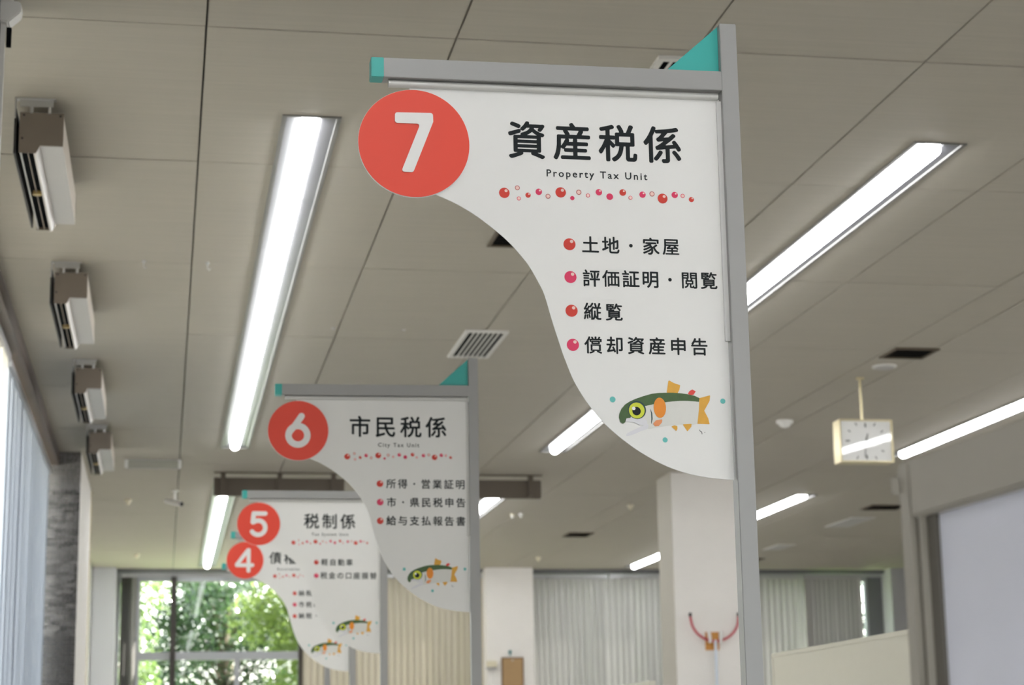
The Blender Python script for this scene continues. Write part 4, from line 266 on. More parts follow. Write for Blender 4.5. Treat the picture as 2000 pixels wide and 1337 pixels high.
'税': [[220, -94, 202, -80, 195, -63, 193, 259, 190, 260, 183, 252, 124, 143, 108, 120, 90, 103, 67, 98, 49, 103, 36, 117, 16, 157, 18, 183, 80, 273, 109, 323, 168, 457, 167, 462, 160, 465, 63, 465, 50, 470, 37, 483, 32, 493, 34, 547, 47, 561, 60, 568, 183, 568, 191, 570, 195, 580, 193, 687, 183, 689, 100, 675, 73, 678, 57, 693, 47, 715, 45, 740, 50, 753, 70, 770, 233, 806, 343, 841, 370, 839, 393, 818, 409, 797, 410, 763, 390, 741, 312, 717, 303, 710, 302, 577, 310, 569, 403, 568, 423, 561, 428, 570, 429, 623, 443, 645, 457, 651, 530, 652, 538, 657, 524, 693, 476, 783, 476, 810, 493, 830, 530, 845, 550, 844, 561, 837, 584, 810, 631, 727, 647, 690, 650, 654, 693, 652, 703, 654, 711, 663, 776, 820, 785, 833, 800, 846, 813, 848, 830, 847, 867, 834, 886, 813, 888, 787, 829, 657, 837, 652, 893, 650, 908, 640, 917, 627, 918, 333, 911, 317, 893, 303, 807, 302, 796, 297, 795, 30, 797, 23, 807, 18, 867, 20, 874, 33, 882, 100, 890, 115, 900, 124, 913, 128, 930, 128, 954, 120, 973, 104, 978, 87, 974, 23, 967, -17, 957, -43, 930, -70, 900, -82, 753, -81, 730, -74, 707, -51, 696, -33, 692, -10, 691, 293, 683, 301, 653, 302, 643, 298, 640, 287, 631, 220, 610, 133, 584, 70, 547, 13, 487, -48, 470, -61, 417, -90, 393, -92, 380, -87, 344, -47, 343, -17, 360, 5, 423, 45, 455, 77, 484, 120, 514, 197, 531, 293, 523, 301, 457, 302, 437, 312, 424, 287, 403, 262, 390, 256, 367, 256, 347, 269, 307, 320, 302, 307, 301, -67, 293, -81, 277, -94], [419, 347, 427, 346, 428, 353, 427, 470, 403, 465, 313, 463, 315, 453], [539, 407, 807, 406, 812, 417, 810, 547, 800, 552, 540, 550, 535, 540, 535, 417]],
'管': [[217, -97, 199, -83, 192, -67, 191, 390, 187, 394, 160, 376, 120, 375, 103, 380, 90, 393, 85, 410, 85, 537, 92, 563, 53, 588, 43, 600, 38, 613, 41, 637, 93, 715, 149, 840, 160, 850, 173, 855, 190, 854, 233, 844, 247, 831, 251, 820, 251, 800, 245, 780, 250, 772, 467, 772, 480, 767, 493, 754, 498, 740, 498, 710, 492, 697, 480, 686, 467, 682, 377, 682, 367, 678, 384, 637, 384, 613, 370, 592, 340, 577, 350, 572, 433, 574, 434, 620, 453, 640, 483, 653, 488, 673, 521, 723, 542, 767, 564, 830, 587, 850, 620, 851, 640, 847, 658, 837, 671, 817, 667, 780, 673, 772, 917, 772, 937, 765, 950, 747, 952, 713, 947, 700, 933, 686, 920, 682, 800, 679, 799, 673, 820, 637, 821, 613, 807, 592, 783, 577, 793, 572, 900, 571, 911, 567, 924, 553, 928, 537, 928, 403, 920, 389, 903, 376, 847, 376, 827, 389, 818, 407, 818, 473, 810, 481, 200, 482, 193, 480, 189, 473, 189, 440, 193, 433, 210, 447, 227, 452, 770, 452, 790, 445, 800, 433, 805, 420, 805, 253, 800, 237, 783, 221, 313, 218, 303, 213, 302, 193, 306, 187, 313, 185, 837, 182, 853, 167, 858, 153, 858, -60, 851, -80, 830, -94, 787, -95, 770, -90, 750, -68, 740, -65, 313, -65, 303, -69, 292, -87, 277, -97], [306, 30, 743, 29, 751, 37, 751, 83, 747, 90, 740, 92, 310, 91, 303, 87, 302, 80, 302, 40], [306, 310, 690, 309, 698, 317, 698, 353, 694, 360, 687, 362, 310, 361, 303, 357, 302, 350, 302, 317], [136, 573, 293, 572, 310, 577, 286, 597, 247, 677, 237, 682, 210, 682, 197, 675, 136, 580], [562, 573, 727, 572, 741, 577, 673, 675, 663, 681, 633, 682, 620, 677, 578, 617, 550, 598, 551, 590]],
'納': [[450, -94, 432, -80, 425, -63, 423, 265, 420, 267, 400, 243, 361, 227, 387, 163, 407, 97, 415, 63, 414, 33, 402, 17, 387, 6, 357, 5, 343, 10, 326, 30, 282, 183, 282, 207, 289, 220, 305, 233, 332, 243, 320, 269, 217, 254, 87, 228, 60, 231, 40, 250, 29, 280, 31, 313, 68, 350, 130, 429, 146, 457, 137, 461, 83, 452, 60, 452, 50, 456, 35, 470, 28, 483, 22, 507, 23, 533, 57, 577, 111, 660, 151, 737, 192, 830, 207, 844, 220, 848, 240, 847, 267, 836, 287, 813, 287, 780, 253, 708, 174, 567, 210, 565, 220, 570, 283, 683, 300, 699, 330, 700, 370, 671, 378, 657, 376, 630, 280, 467, 283, 464, 310, 474, 333, 474, 358, 457, 394, 377, 420, 300, 425, 317, 428, 610, 440, 625, 453, 631, 624, 633, 628, 643, 630, 827, 640, 842, 653, 850, 707, 850, 723, 838, 731, 823, 733, 636, 743, 632, 903, 631, 918, 623, 930, 607, 932, -10, 928, -30, 920, -47, 900, -68, 877, -80, 857, -84, 827, -88, 740, -88, 727, -84, 712, -70, 700, -40, 698, -17, 701, -3, 713, 11, 733, 18, 810, 15, 826, 23, 828, 127, 823, 135, 800, 126, 780, 126, 759, 140, 691, 283, 680, 296, 629, 193, 595, 140, 573, 123, 553, 122, 533, 127, 529, 123, 528, -60, 524, -77, 511, -90, 500, -94], [57, -64, 40, -57, 26, -43, 22, -33, 22, -10, 44, 87, 59, 180, 65, 193, 80, 206, 120, 208, 145, 190, 152, 170, 151, 140, 124, -3, 114, -40, 101, -57, 87, -64], [217, -37, 197, -21, 190, 0, 172, 150, 174, 190, 189, 207, 203, 212, 240, 209, 260, 187, 282, 23, 280, -10, 268, -27, 240, -38], [532, 253, 562, 307, 590, 387, 614, 493, 618, 520, 613, 530, 540, 532, 530, 527, 528, 270], [823, 263, 827, 265, 828, 277, 827, 527, 817, 532, 730, 530, 725, 523, 720, 453], [202, 350, 273, 359, 290, 366, 272, 420, 270, 447, 260, 441, 202, 360, 199, 353]],
'給': [[473, -97, 453, -81, 448, -63, 448, 310, 451, 323, 458, 333, 470, 342, 483, 345, 873, 345, 887, 342, 897, 335, 906, 323, 908, 310, 908, -60, 906, -73, 898, -83, 880, -94, 823, -94, 803, -77, 797, -50, 790, -45, 567, -45, 556, -50, 552, -77, 537, -94, 523, -98], [63, -70, 33, -55, 24, -43, 22, -30, 51, 100, 62, 177, 69, 190, 87, 206, 130, 207, 155, 193, 162, 183, 165, 170, 137, 7, 125, -40, 115, -57, 97, -70], [227, -44, 210, -31, 202, -17, 182, 147, 182, 177, 187, 191, 203, 206, 217, 211, 243, 212, 261, 203, 275, 183, 291, 70, 298, -10, 291, -27, 273, -41, 260, -45], [353, 6, 340, 15, 330, 30, 285, 183, 286, 203, 292, 217, 303, 227, 331, 240, 320, 267, 190, 248, 93, 228, 63, 231, 43, 250, 29, 287, 31, 313, 105, 390, 153, 457, 143, 462, 87, 452, 63, 452, 53, 456, 36, 473, 26, 500, 28, 540, 67, 586, 107, 647, 144, 710, 203, 833, 220, 849, 250, 850, 287, 833, 304, 813, 304, 787, 261, 700, 185, 577, 185, 567, 223, 569, 232, 573, 286, 667, 313, 690, 337, 692, 350, 688, 378, 670, 391, 650, 388, 617, 302, 480, 299, 473, 303, 469, 327, 475, 360, 473, 364, 490, 373, 502, 473, 589, 520, 643, 572, 717, 628, 827, 639, 840, 650, 847, 667, 848, 703, 839, 727, 820, 738, 777, 812, 670, 883, 592, 975, 517, 982, 500, 979, 473, 945, 433, 927, 425, 900, 428, 860, 456, 840, 432, 823, 425, 523, 425, 510, 430, 490, 447, 443, 414, 420, 412, 407, 414, 383, 431, 383, 420, 424, 290, 425, 263, 422, 250, 412, 237, 377, 217, 410, 117, 424, 60, 425, 43, 420, 29, 403, 14, 377, 6], [559, 57, 794, 57, 798, 67, 797, 241, 787, 245, 559, 243, 555, 233, 555, 67], [212, 353, 230, 352, 291, 363, 292, 373, 273, 430, 263, 426, 212, 360], [576, 530, 770, 528, 783, 533, 677, 670, 578, 540]],
'縦': [[440, -94, 422, -80, 415, -63, 413, 345, 377, 343, 376, 333, 391, 280, 390, 253, 370, 230, 343, 225, 338, 220, 358, 177, 391, 70, 389, 27, 377, 12, 363, 6, 333, 6, 310, 27, 266, 167, 265, 197, 270, 210, 287, 226, 307, 229, 312, 233, 297, 265, 277, 264, 97, 226, 73, 225, 60, 228, 47, 239, 33, 270, 32, 293, 36, 307, 77, 349, 150, 457, 143, 462, 80, 452, 53, 456, 33, 480, 26, 503, 25, 527, 30, 540, 74, 603, 108, 670, 164, 817, 187, 837, 220, 838, 250, 825, 260, 813, 265, 800, 264, 777, 250, 743, 214, 660, 169, 573, 170, 564, 177, 562, 210, 566, 217, 570, 261, 660, 280, 680, 290, 684, 310, 684, 343, 668, 353, 672, 404, 737, 456, 827, 470, 840, 497, 845, 520, 840, 537, 831, 549, 817, 551, 790, 538, 760, 493, 686, 451, 627, 422, 590, 403, 576, 377, 576, 353, 595, 343, 594, 272, 467, 270, 460, 273, 457, 293, 462, 317, 459, 343, 433, 367, 452, 417, 516, 442, 557, 476, 623, 493, 640, 523, 645, 547, 640, 577, 614, 630, 618, 624, 660, 586, 777, 587, 801, 603, 820, 627, 830, 650, 832, 663, 827, 675, 817, 697, 770, 720, 700, 732, 653, 727, 620, 733, 615, 763, 615, 774, 620, 776, 653, 830, 817, 843, 830, 853, 834, 883, 835, 910, 829, 930, 807, 931, 777, 875, 620, 883, 615, 940, 614, 953, 608, 968, 587, 968, 543, 958, 527, 940, 516, 827, 515, 817, 511, 815, 367, 817, 359, 823, 355, 927, 355, 940, 350, 957, 330, 958, 287, 948, 270, 930, 259, 827, 258, 816, 253, 815, 33, 820, 23, 850, 16, 943, 15, 957, 10, 970, -3, 974, -13, 974, -33, 966, -60, 950, -78, 933, -85, 830, -85, 767, -74, 720, -50, 697, -31, 640, 33, 633, 28, 596, -57, 573, -80, 563, -84, 540, -84, 513, -71, 487, -94], [57, -67, 40, -60, 27, -47, 22, -20, 44, 73, 60, 167, 66, 187, 80, 200, 93, 205, 120, 204, 141, 190, 148, 170, 148, 137, 124, 10, 105, -53, 87, -67], [207, -37, 190, -25, 182, -10, 162, 157, 162, 177, 167, 187, 183, 204, 200, 208, 227, 206, 247, 183, 268, 20, 267, -13, 255, -30, 240, -38], [513, 27, 520, 28, 537, 70, 560, 153, 575, 270, 576, 387, 583, 401, 599, 413, 643, 414, 657, 405, 667, 390, 669, 230, 696, 140, 710, 113, 717, 111, 718, 503, 713, 514, 583, 516, 570, 522, 553, 540, 547, 535, 514, 477], [198, 350, 213, 349, 264, 360, 266, 370, 250, 422, 247, 424, 240, 417, 199, 357]],
'自': [[170, -97, 150, -81, 145, -63, 145, 680, 152, 700, 163, 710, 177, 715, 393, 716, 402, 727, 431, 827, 450, 847, 467, 852, 520, 847, 546, 823, 548, 793, 521, 723, 527, 715, 830, 715, 850, 708, 862, 693, 865, 680, 865, -57, 858, -77, 837, -91, 777, -90, 759, -77, 753, -67, 750, -47, 740, -42, 267, -42, 256, -47, 253, -74, 237, -94, 223, -98], [259, 63, 743, 62, 750, 66, 752, 73, 751, 167, 747, 173, 740, 175, 263, 175, 257, 171, 255, 163, 255, 73], [259, 280, 743, 279, 750, 283, 752, 290, 751, 383, 747, 390, 740, 392, 263, 391, 257, 387, 255, 380, 255, 290], [259, 497, 743, 495, 750, 499, 752, 507, 751, 603, 747, 610, 740, 612, 263, 611, 257, 607, 255, 600, 255, 507]],
'覧': [[77, -94, 59, -80, 42, -50, 43, -27, 57, -9, 70, -2, 183, 16, 233, 32, 277, 53, 295, 73, 287, 78, 200, 80, 187, 88, 176, 103, 175, 407, 180, 420, 194, 437, 187, 441, 100, 443, 85, 453, 76, 467, 75, 780, 78, 793, 87, 805, 97, 812, 110, 815, 487, 812, 503, 797, 508, 783, 507, 760, 493, 742, 477, 735, 380, 735, 373, 727, 383, 722, 460, 721, 475, 713, 488, 693, 489, 627, 493, 620, 524, 663, 543, 700, 594, 827, 617, 847, 647, 848, 663, 845, 688, 827, 695, 807, 694, 787, 684, 760, 690, 752, 913, 752, 935, 740, 944, 723, 944, 687, 937, 672, 921, 660, 740, 658, 723, 653, 743, 641, 813, 575, 858, 523, 864, 510, 864, 483, 857, 469, 827, 446, 800, 440, 799, 437, 814, 420, 818, 407, 818, 107, 808, 90, 790, 79, 660, 78, 653, 77, 648, 67, 649, 23, 660, 12, 680, 8, 833, 8, 857, 18, 870, 67, 887, 87, 913, 92, 940, 82, 962, 60, 965, 27, 952, -30, 941, -50, 923, -68, 903, -80, 883, -85, 627, -85, 600, -80, 573, -68, 550, -40, 542, 0, 542, 67, 537, 77, 437, 78, 423, 73, 407, 40, 373, -2, 317, -42, 260, -65, 200, -80, 110, -95], [283, 157, 700, 155, 707, 157, 711, 163, 707, 170, 700, 172, 290, 172, 280, 167], [283, 253, 700, 252, 707, 253, 711, 260, 707, 267, 700, 268, 290, 268, 280, 263], [283, 347, 700, 345, 707, 347, 710, 353, 700, 358, 290, 358, 280, 353], [504, 440, 786, 440, 788, 443, 745, 497, 658, 590, 655, 613, 660, 627, 673, 640, 697, 653, 695, 657, 650, 658, 640, 653, 584, 557, 567, 535, 553, 526, 523, 528, 483, 556, 460, 546, 383, 545, 373, 541, 373, 527, 380, 522, 490, 522, 507, 515, 520, 497, 522, 477, 519, 463, 503, 443], [179, 523, 270, 522, 277, 527, 278, 537, 274, 543, 267, 545, 183, 545, 175, 537], [179, 623, 377, 622, 387, 626, 388, 633, 384, 640, 377, 642, 187, 642, 176, 637], [179, 723, 267, 722, 274, 723, 277, 730, 267, 735, 187, 735, 177, 730]],
'証': [[93, -94, 73, -77, 68, -60, 68, 240, 75, 257, 93, 270, 353, 272, 370, 267, 384, 253, 388, 240, 390, 40, 443, 45, 450, 50, 452, 520, 459, 537, 477, 550, 530, 550, 547, 538, 554, 523, 556, 50, 567, 45, 630, 45, 640, 50, 640, 683, 630, 688, 437, 691, 422, 703, 416, 717, 416, 767, 425, 783, 437, 792, 450, 795, 920, 795, 933, 792, 943, 785, 954, 767, 955, 720, 950, 706, 933, 691, 760, 688, 753, 687, 749, 680, 750, 456, 760, 452, 923, 450, 938, 440, 947, 427, 948, 380, 941, 360, 920, 346, 760, 345, 750, 341, 748, 57, 750, 49, 760, 45, 953, 42, 968, 30, 974, 17, 974, -33, 965, -50, 953, -59, 940, -62, 417, -62, 400, -57, 380, -39, 357, -48, 177, -48, 167, -53, 160, -77, 143, -92], [169, 47, 277, 45, 287, 49, 288, 167, 284, 177, 177, 178, 167, 174, 165, 57], [83, 323, 61, 343, 58, 380, 65, 400, 87, 414, 357, 415, 375, 407, 388, 387, 386, 343, 373, 329, 360, 322], [93, 460, 71, 480, 68, 517, 75, 537, 97, 551, 350, 552, 368, 543, 381, 523, 379, 480, 367, 465, 353, 459], [47, 600, 30, 612, 22, 627, 23, 667, 37, 685, 53, 692, 163, 692, 174, 697, 160, 740, 140, 787, 138, 813, 143, 827, 153, 838, 183, 851, 210, 849, 230, 830, 272, 740, 277, 694, 387, 691, 403, 682, 414, 663, 412, 620, 400, 605, 387, 599]],
'評': [[657, -94, 639, -80, 632, -63, 630, 257, 620, 262, 420, 262, 399, 277, 392, 297, 393, 343, 403, 358, 417, 367, 620, 368, 630, 373, 631, 687, 627, 693, 620, 695, 453, 697, 438, 707, 430, 720, 430, 770, 443, 788, 460, 795, 930, 794, 950, 777, 955, 760, 954, 720, 933, 698, 750, 695, 740, 690, 738, 380, 740, 373, 750, 368, 950, 367, 965, 357, 974, 343, 974, 287, 961, 270, 947, 262, 750, 262, 740, 257, 738, -67, 730, -81, 713, -94], [93, -80, 75, -67, 68, -50, 68, 253, 75, 273, 90, 286, 103, 288, 350, 288, 370, 281, 382, 267, 385, 253, 385, 0, 378, -20, 367, -30, 353, -35, 173, -35, 166, -40, 160, -63, 147, -77, 133, -82], [169, 63, 277, 62, 287, 66, 288, 180, 284, 190, 177, 192, 167, 187, 165, 73], [93, 330, 71, 350, 68, 387, 75, 407, 97, 421, 353, 422, 371, 413, 384, 393, 382, 350, 370, 335, 357, 329], [523, 383, 510, 392, 500, 407, 484, 500, 455, 613, 456, 633, 462, 647, 477, 660, 500, 668, 530, 666, 545, 653, 552, 640, 580, 540, 598, 440, 597, 410, 583, 392, 557, 382], [807, 383, 790, 390, 776, 403, 772, 413, 772, 440, 797, 527, 826, 650, 839, 667, 853, 674, 880, 674, 903, 668, 917, 661, 929, 647, 931, 617, 877, 437, 864, 403, 850, 389, 837, 382], [93, 460, 71, 480, 68, 517, 75, 537, 97, 551, 353, 552, 371, 543, 384, 523, 382, 480, 370, 465, 357, 459], [57, 590, 39, 603, 32, 620, 33, 657, 50, 677, 63, 682, 183, 682, 193, 686, 188, 707, 145, 790, 146, 813, 150, 823, 166, 840, 183, 848, 210, 848, 223, 841, 237, 827, 264, 783, 291, 730, 291, 710, 279, 690, 280, 683, 397, 681, 413, 672, 424, 653, 422, 610, 410, 595, 397, 589]],
'談': [[400, -90, 380, -75, 357, -39, 350, -35, 163, -35, 156, -40, 150, -64, 130, -80, 90, -81, 70, -68, 62, -47, 62, 253, 66, 270, 80, 284, 97, 288, 340, 288, 360, 281, 370, 270, 375, 257, 375, 27, 379, 17, 387, 17, 443, 39, 481, 63, 513, 89, 548, 137, 581, 233, 595, 333, 595, 380, 600, 414, 610, 428, 623, 437, 673, 438, 692, 427, 701, 410, 692, 257, 716, 193, 730, 177, 784, 260, 825, 337, 843, 352, 870, 358, 865, 367, 840, 388, 733, 467, 663, 512, 653, 509, 620, 462, 580, 426, 510, 386, 467, 370, 440, 370, 422, 383, 403, 417, 403, 447, 420, 467, 480, 491, 530, 526, 564, 573, 591, 660, 602, 743, 602, 820, 607, 831, 620, 844, 633, 848, 677, 848, 690, 841, 702, 827, 705, 753, 692, 627, 697, 617, 723, 601, 730, 603, 736, 627, 823, 775, 837, 784, 860, 785, 897, 772, 917, 750, 916, 720, 844, 610, 820, 579, 796, 557, 913, 471, 946, 440, 948, 413, 934, 387, 911, 363, 887, 353, 911, 340, 923, 327, 928, 317, 928, 297, 897, 243, 828, 143, 803, 121, 777, 118, 773, 113, 792, 90, 837, 56, 890, 30, 950, 8, 964, -13, 964, -37, 961, -47, 941, -77, 923, -90, 893, -91, 847, -76, 790, -47, 743, -15, 697, 32, 653, 87, 595, 10, 531, -43, 477, -72, 430, -90], [159, 63, 267, 62, 277, 66, 278, 180, 274, 190, 167, 192, 157, 187, 155, 73], [433, 106, 409, 120, 393, 137, 388, 150, 391, 177, 424, 233, 465, 333, 490, 351, 513, 351, 537, 346, 556, 327, 558, 300, 529, 213, 496, 147, 477, 119, 460, 106], [87, 330, 64, 350, 62, 387, 69, 407, 90, 421, 337, 422, 355, 413, 368, 393, 366, 350, 353, 335, 340, 329], [87, 460, 64, 480, 62, 517, 69, 537, 90, 551, 333, 552, 351, 543, 364, 523, 362, 480, 350, 465, 337, 459], [440, 560, 413, 572, 393, 599, 367, 588, 53, 589, 40, 595, 28, 610, 26, 653, 37, 672, 53, 681, 177, 682, 187, 686, 135, 793, 136, 813, 140, 824, 153, 837, 177, 850, 200, 851, 217, 842, 266, 767, 282, 730, 280, 707, 269, 690, 270, 683, 377, 680, 397, 664, 407, 638, 441, 697, 472, 770, 490, 784, 517, 784, 543, 774, 560, 754, 561, 730, 552, 700, 518, 623, 491, 580, 467, 560]],
'資': [[100, -90, 78, -73, 56, -47, 56, -20, 69, -3, 80, 4, 207, 38, 262, 60, 253, 64, 190, 66, 173, 79, 166, 93, 165, 463, 170, 480, 190, 499, 338, 500, 343, 537, 357, 555, 457, 590, 500, 613, 548, 653, 567, 683, 557, 688, 493, 686, 441, 633, 410, 610, 380, 610, 350, 628, 347, 577, 327, 553, 107, 476, 73, 476, 53, 493, 38, 527, 39, 550, 48, 567, 67, 578, 297, 647, 320, 648, 337, 642, 343, 681, 398, 733, 437, 783, 469, 837, 490, 851, 533, 848, 550, 838, 561, 820, 558, 783, 563, 779, 843, 778, 887, 782, 910, 777, 923, 768, 934, 750, 931, 717, 878, 637, 852, 607, 837, 596, 810, 595, 793, 599, 770, 620, 766, 630, 766, 650, 785, 680, 783, 687, 683, 688, 677, 684, 675, 677, 677, 667, 685, 657, 733, 620, 820, 576, 907, 549, 927, 527, 926, 497, 901, 467, 887, 459, 850, 460, 845, 453, 844, 90, 835, 77, 820, 66, 767, 64, 758, 60, 917, -5, 927, -17, 932, -30, 930, -50, 922, -63, 887, -89, 856, -90, 747, -43, 613, 6, 596, 27, 597, 60, 593, 64, 413, 65, 403, 60, 404, 30, 397, 15, 383, 4, 340, -18, 173, -80, 133, -91], [273, 150, 727, 148, 737, 153, 738, 170, 737, 177, 727, 182, 280, 182, 273, 180, 269, 173, 269, 157], [273, 267, 727, 265, 737, 270, 738, 287, 737, 294, 727, 298, 280, 298, 273, 297, 269, 290, 269, 273], [273, 383, 727, 382, 737, 387, 738, 403, 737, 411, 727, 415, 280, 415, 273, 413, 269, 407, 269, 390], [508, 500, 727, 498, 740, 503, 683, 539, 627, 586, 573, 543, 510, 507], [280, 670, 106, 740, 93, 753, 88, 767, 90, 787, 100, 804, 123, 826, 150, 828, 247, 797, 327, 763, 347, 740, 346, 710, 331, 687, 317, 673, 303, 668]],
'車': [[463, -97, 447, -85, 439, -70, 438, 37, 433, 47, 67, 48, 53, 53, 38, 70, 36, 127, 49, 143, 63, 151, 427, 152, 434, 153, 438, 163, 438, 190, 430, 198, 170, 199, 149, 213, 142, 233, 142, 583, 146, 600, 160, 614, 173, 618, 430, 619, 438, 627, 437, 654, 427, 658, 93, 659, 79, 667, 66, 683, 68, 740, 83, 757, 97, 762, 430, 762, 438, 770, 441, 830, 457, 847, 473, 852, 520, 851, 540, 838, 548, 823, 549, 770, 557, 762, 907, 759, 927, 737, 928, 693, 923, 676, 903, 660, 560, 658, 550, 653, 549, 627, 557, 619, 827, 618, 840, 614, 853, 601, 858, 583, 858, 233, 851, 213, 830, 199, 557, 198, 549, 190, 548, 163, 550, 156, 560, 152, 933, 151, 948, 143, 960, 127, 959, 70, 944, 53, 930, 48, 553, 47, 548, 37, 548, -63, 544, -80, 531, -93, 520, -98], [249, 297, 433, 296, 438, 307, 437, 357, 427, 362, 250, 360, 245, 350, 245, 307], [553, 297, 747, 296, 752, 307, 750, 357, 740, 362, 553, 360, 548, 350, 548, 307], [249, 457, 433, 456, 438, 467, 437, 520, 427, 525, 250, 524, 245, 513, 245, 467], [553, 457, 747, 456, 752, 467, 750, 520, 740, 525, 553, 524, 548, 513, 548, 467]],
'軽': [[237, -94, 220, -81, 212, -67, 212, 70, 207, 80, 53, 82, 37, 92, 26, 110, 26, 150, 35, 163, 49, 173, 200, 175, 207, 177, 212, 187, 211, 220, 207, 227, 83, 229, 62, 243, 55, 263, 57, 577, 69, 593, 83, 601, 207, 603, 211, 610, 210, 643, 200, 648, 60, 651, 45, 663, 39, 677, 39, 713, 45, 727, 57, 737, 70, 742, 207, 743, 212, 753, 213, 823, 227, 841, 243, 848, 280, 847, 300, 830, 305, 817, 305, 750, 309, 743, 317, 742, 447, 742, 470, 735, 474, 777, 489, 793, 503, 798, 843, 798, 877, 802, 897, 797, 913, 788, 927, 773, 932, 760, 930, 743, 919, 710, 884, 637, 861, 597, 788, 503, 797, 493, 853, 459, 943, 424, 957, 415, 967, 400, 968, 383, 950, 349, 927, 330, 890, 332, 803, 371, 710, 431, 617, 374, 560, 346, 507, 326, 490, 326, 473, 334, 467, 334, 464, 257, 451, 237, 433, 228, 310, 227, 305, 220, 305, 187, 307, 179, 317, 175, 467, 172, 487, 150, 486, 103, 473, 89, 460, 82, 309, 80, 305, 70, 303, -71, 293, -85, 280, -94], [453, -67, 433, -51, 428, -33, 430, 0, 450, 22, 647, 25, 657, 30, 657, 167, 647, 172, 513, 173, 500, 182, 490, 196, 488, 233, 497, 251, 517, 264, 654, 267, 658, 277, 659, 363, 663, 374, 677, 387, 690, 392, 730, 391, 741, 387, 753, 374, 758, 360, 759, 273, 763, 266, 900, 264, 911, 260, 924, 247, 928, 233, 928, 200, 921, 187, 907, 174, 770, 172, 760, 167, 759, 33, 763, 27, 770, 25, 950, 22, 967, 7, 972, -10, 970, -43, 953, -64, 937, -68], [143, 310, 211, 310, 215, 320, 213, 371, 203, 375, 143, 373, 138, 363, 138, 320], [303, 310, 374, 310, 378, 320, 377, 371, 367, 375, 303, 373, 298, 363, 298, 320], [467, 423, 473, 421, 497, 428, 553, 453, 620, 493, 630, 500, 632, 507, 579, 577, 551, 623, 523, 680, 520, 706, 497, 710, 483, 716, 479, 710, 477, 673, 457, 651, 313, 648, 307, 644, 305, 637, 305, 610, 310, 603, 433, 602, 447, 597, 458, 587, 465, 570], [143, 457, 211, 457, 215, 467, 213, 514, 203, 518, 143, 517, 138, 507, 138, 467], [303, 457, 374, 457, 378, 467, 377, 514, 367, 518, 303, 517, 298, 507, 298, 467], [703, 573, 710, 571, 717, 575, 760, 626, 798, 687, 804, 700, 801, 707, 630, 708, 620, 704, 623, 690, 649, 643]],
'金': [[77, -67, 59, -53, 52, -37, 53, 10, 70, 30, 87, 35, 257, 35, 266, 40, 244, 93, 190, 193, 190, 220, 207, 245, 127, 248, 110, 255, 96, 277, 95, 317, 100, 331, 113, 344, 127, 348, 433, 350, 438, 360, 438, 440, 437, 447, 427, 452, 250, 452, 232, 463, 217, 487, 113, 442, 80, 439, 58, 453, 34, 487, 28, 503, 31, 527, 53, 549, 120, 574, 200, 612, 293, 669, 370, 728, 427, 785, 483, 854, 493, 858, 513, 858, 557, 838, 571, 817, 568, 780, 572, 773, 613, 735, 673, 689, 777, 624, 870, 578, 943, 549, 964, 530, 968, 517, 966, 493, 938, 457, 917, 442, 880, 446, 777, 494, 765, 467, 743, 452, 563, 452, 556, 450, 552, 440, 552, 360, 557, 350, 867, 348, 880, 344, 893, 331, 898, 317, 898, 277, 883, 255, 867, 248, 785, 247, 783, 243, 807, 217, 807, 190, 714, 40, 723, 35, 923, 32, 940, 17, 945, 0, 944, -43, 927, -64, 910, -68], [353, 37, 427, 35, 437, 40, 438, 237, 433, 247, 293, 248, 281, 243, 326, 170, 364, 93, 364, 63, 352, 43], [556, 37, 624, 37, 618, 60, 621, 83, 684, 193, 708, 240, 707, 247, 563, 248, 553, 244, 552, 47], [341, 557, 650, 555, 663, 556, 665, 560, 563, 639, 500, 695, 407, 612, 342, 563]],
'閲': [[100, -94, 80, -77, 75, -60, 75, 770, 83, 791, 97, 802, 110, 805, 430, 805, 443, 802, 453, 795, 462, 783, 465, 770, 464, 480, 460, 469, 447, 456, 413, 451, 409, 447, 450, 377, 527, 375, 537, 377, 544, 383, 575, 443, 573, 450, 553, 453, 543, 459, 533, 470, 528, 483, 528, 770, 537, 791, 550, 802, 563, 805, 890, 805, 911, 797, 922, 783, 925, 770, 925, -7, 920, -33, 907, -58, 883, -77, 853, -87, 757, -92, 737, -85, 713, -55, 693, -58, 573, -58, 543, -51, 522, -33, 510, -7, 508, 127, 504, 133, 497, 135, 463, 135, 457, 131, 444, 87, 427, 50, 403, 15, 364, -20, 323, -44, 287, -59, 263, -62, 249, -57, 232, -40, 223, -24, 222, -10, 226, 3, 243, 20, 295, 43, 318, 60, 344, 90, 357, 123, 353, 134, 293, 138, 277, 153, 272, 167, 273, 350, 293, 372, 333, 375, 339, 383, 320, 417, 321, 447, 317, 451, 187, 452, 179, 450, 175, 440, 174, -67, 167, -81, 150, -94], [775, 10, 810, 9, 820, 14, 824, 23, 825, 443, 821, 450, 813, 452, 670, 451, 666, 447, 667, 417, 648, 380, 653, 375, 693, 372, 714, 350, 714, 163, 707, 149, 690, 136, 610, 135, 600, 131, 599, 33, 610, 25, 666, 27, 673, 36, 678, 63, 688, 80, 703, 90, 727, 91, 743, 84, 757, 70, 762, 53, 759, 17], [366, 217, 617, 215, 625, 223, 625, 283, 621, 290, 613, 292, 370, 291, 363, 287, 362, 280, 362, 227], [179, 537, 360, 535, 368, 543, 368, 583, 364, 590, 357, 592, 183, 591, 177, 587, 175, 580, 175, 543], [629, 537, 817, 535, 825, 543, 825, 583, 821, 590, 813, 592, 633, 591, 627, 587, 625, 580, 625, 543], [179, 673, 360, 672, 368, 680, 368, 713, 364, 720, 357, 722, 183, 721, 177, 717, 175, 710, 175, 680], [629, 673, 817, 672, 825, 680, 825, 713, 821, 720, 813, 722, 633, 721, 627, 717, 625, 710, 625, 680]]}
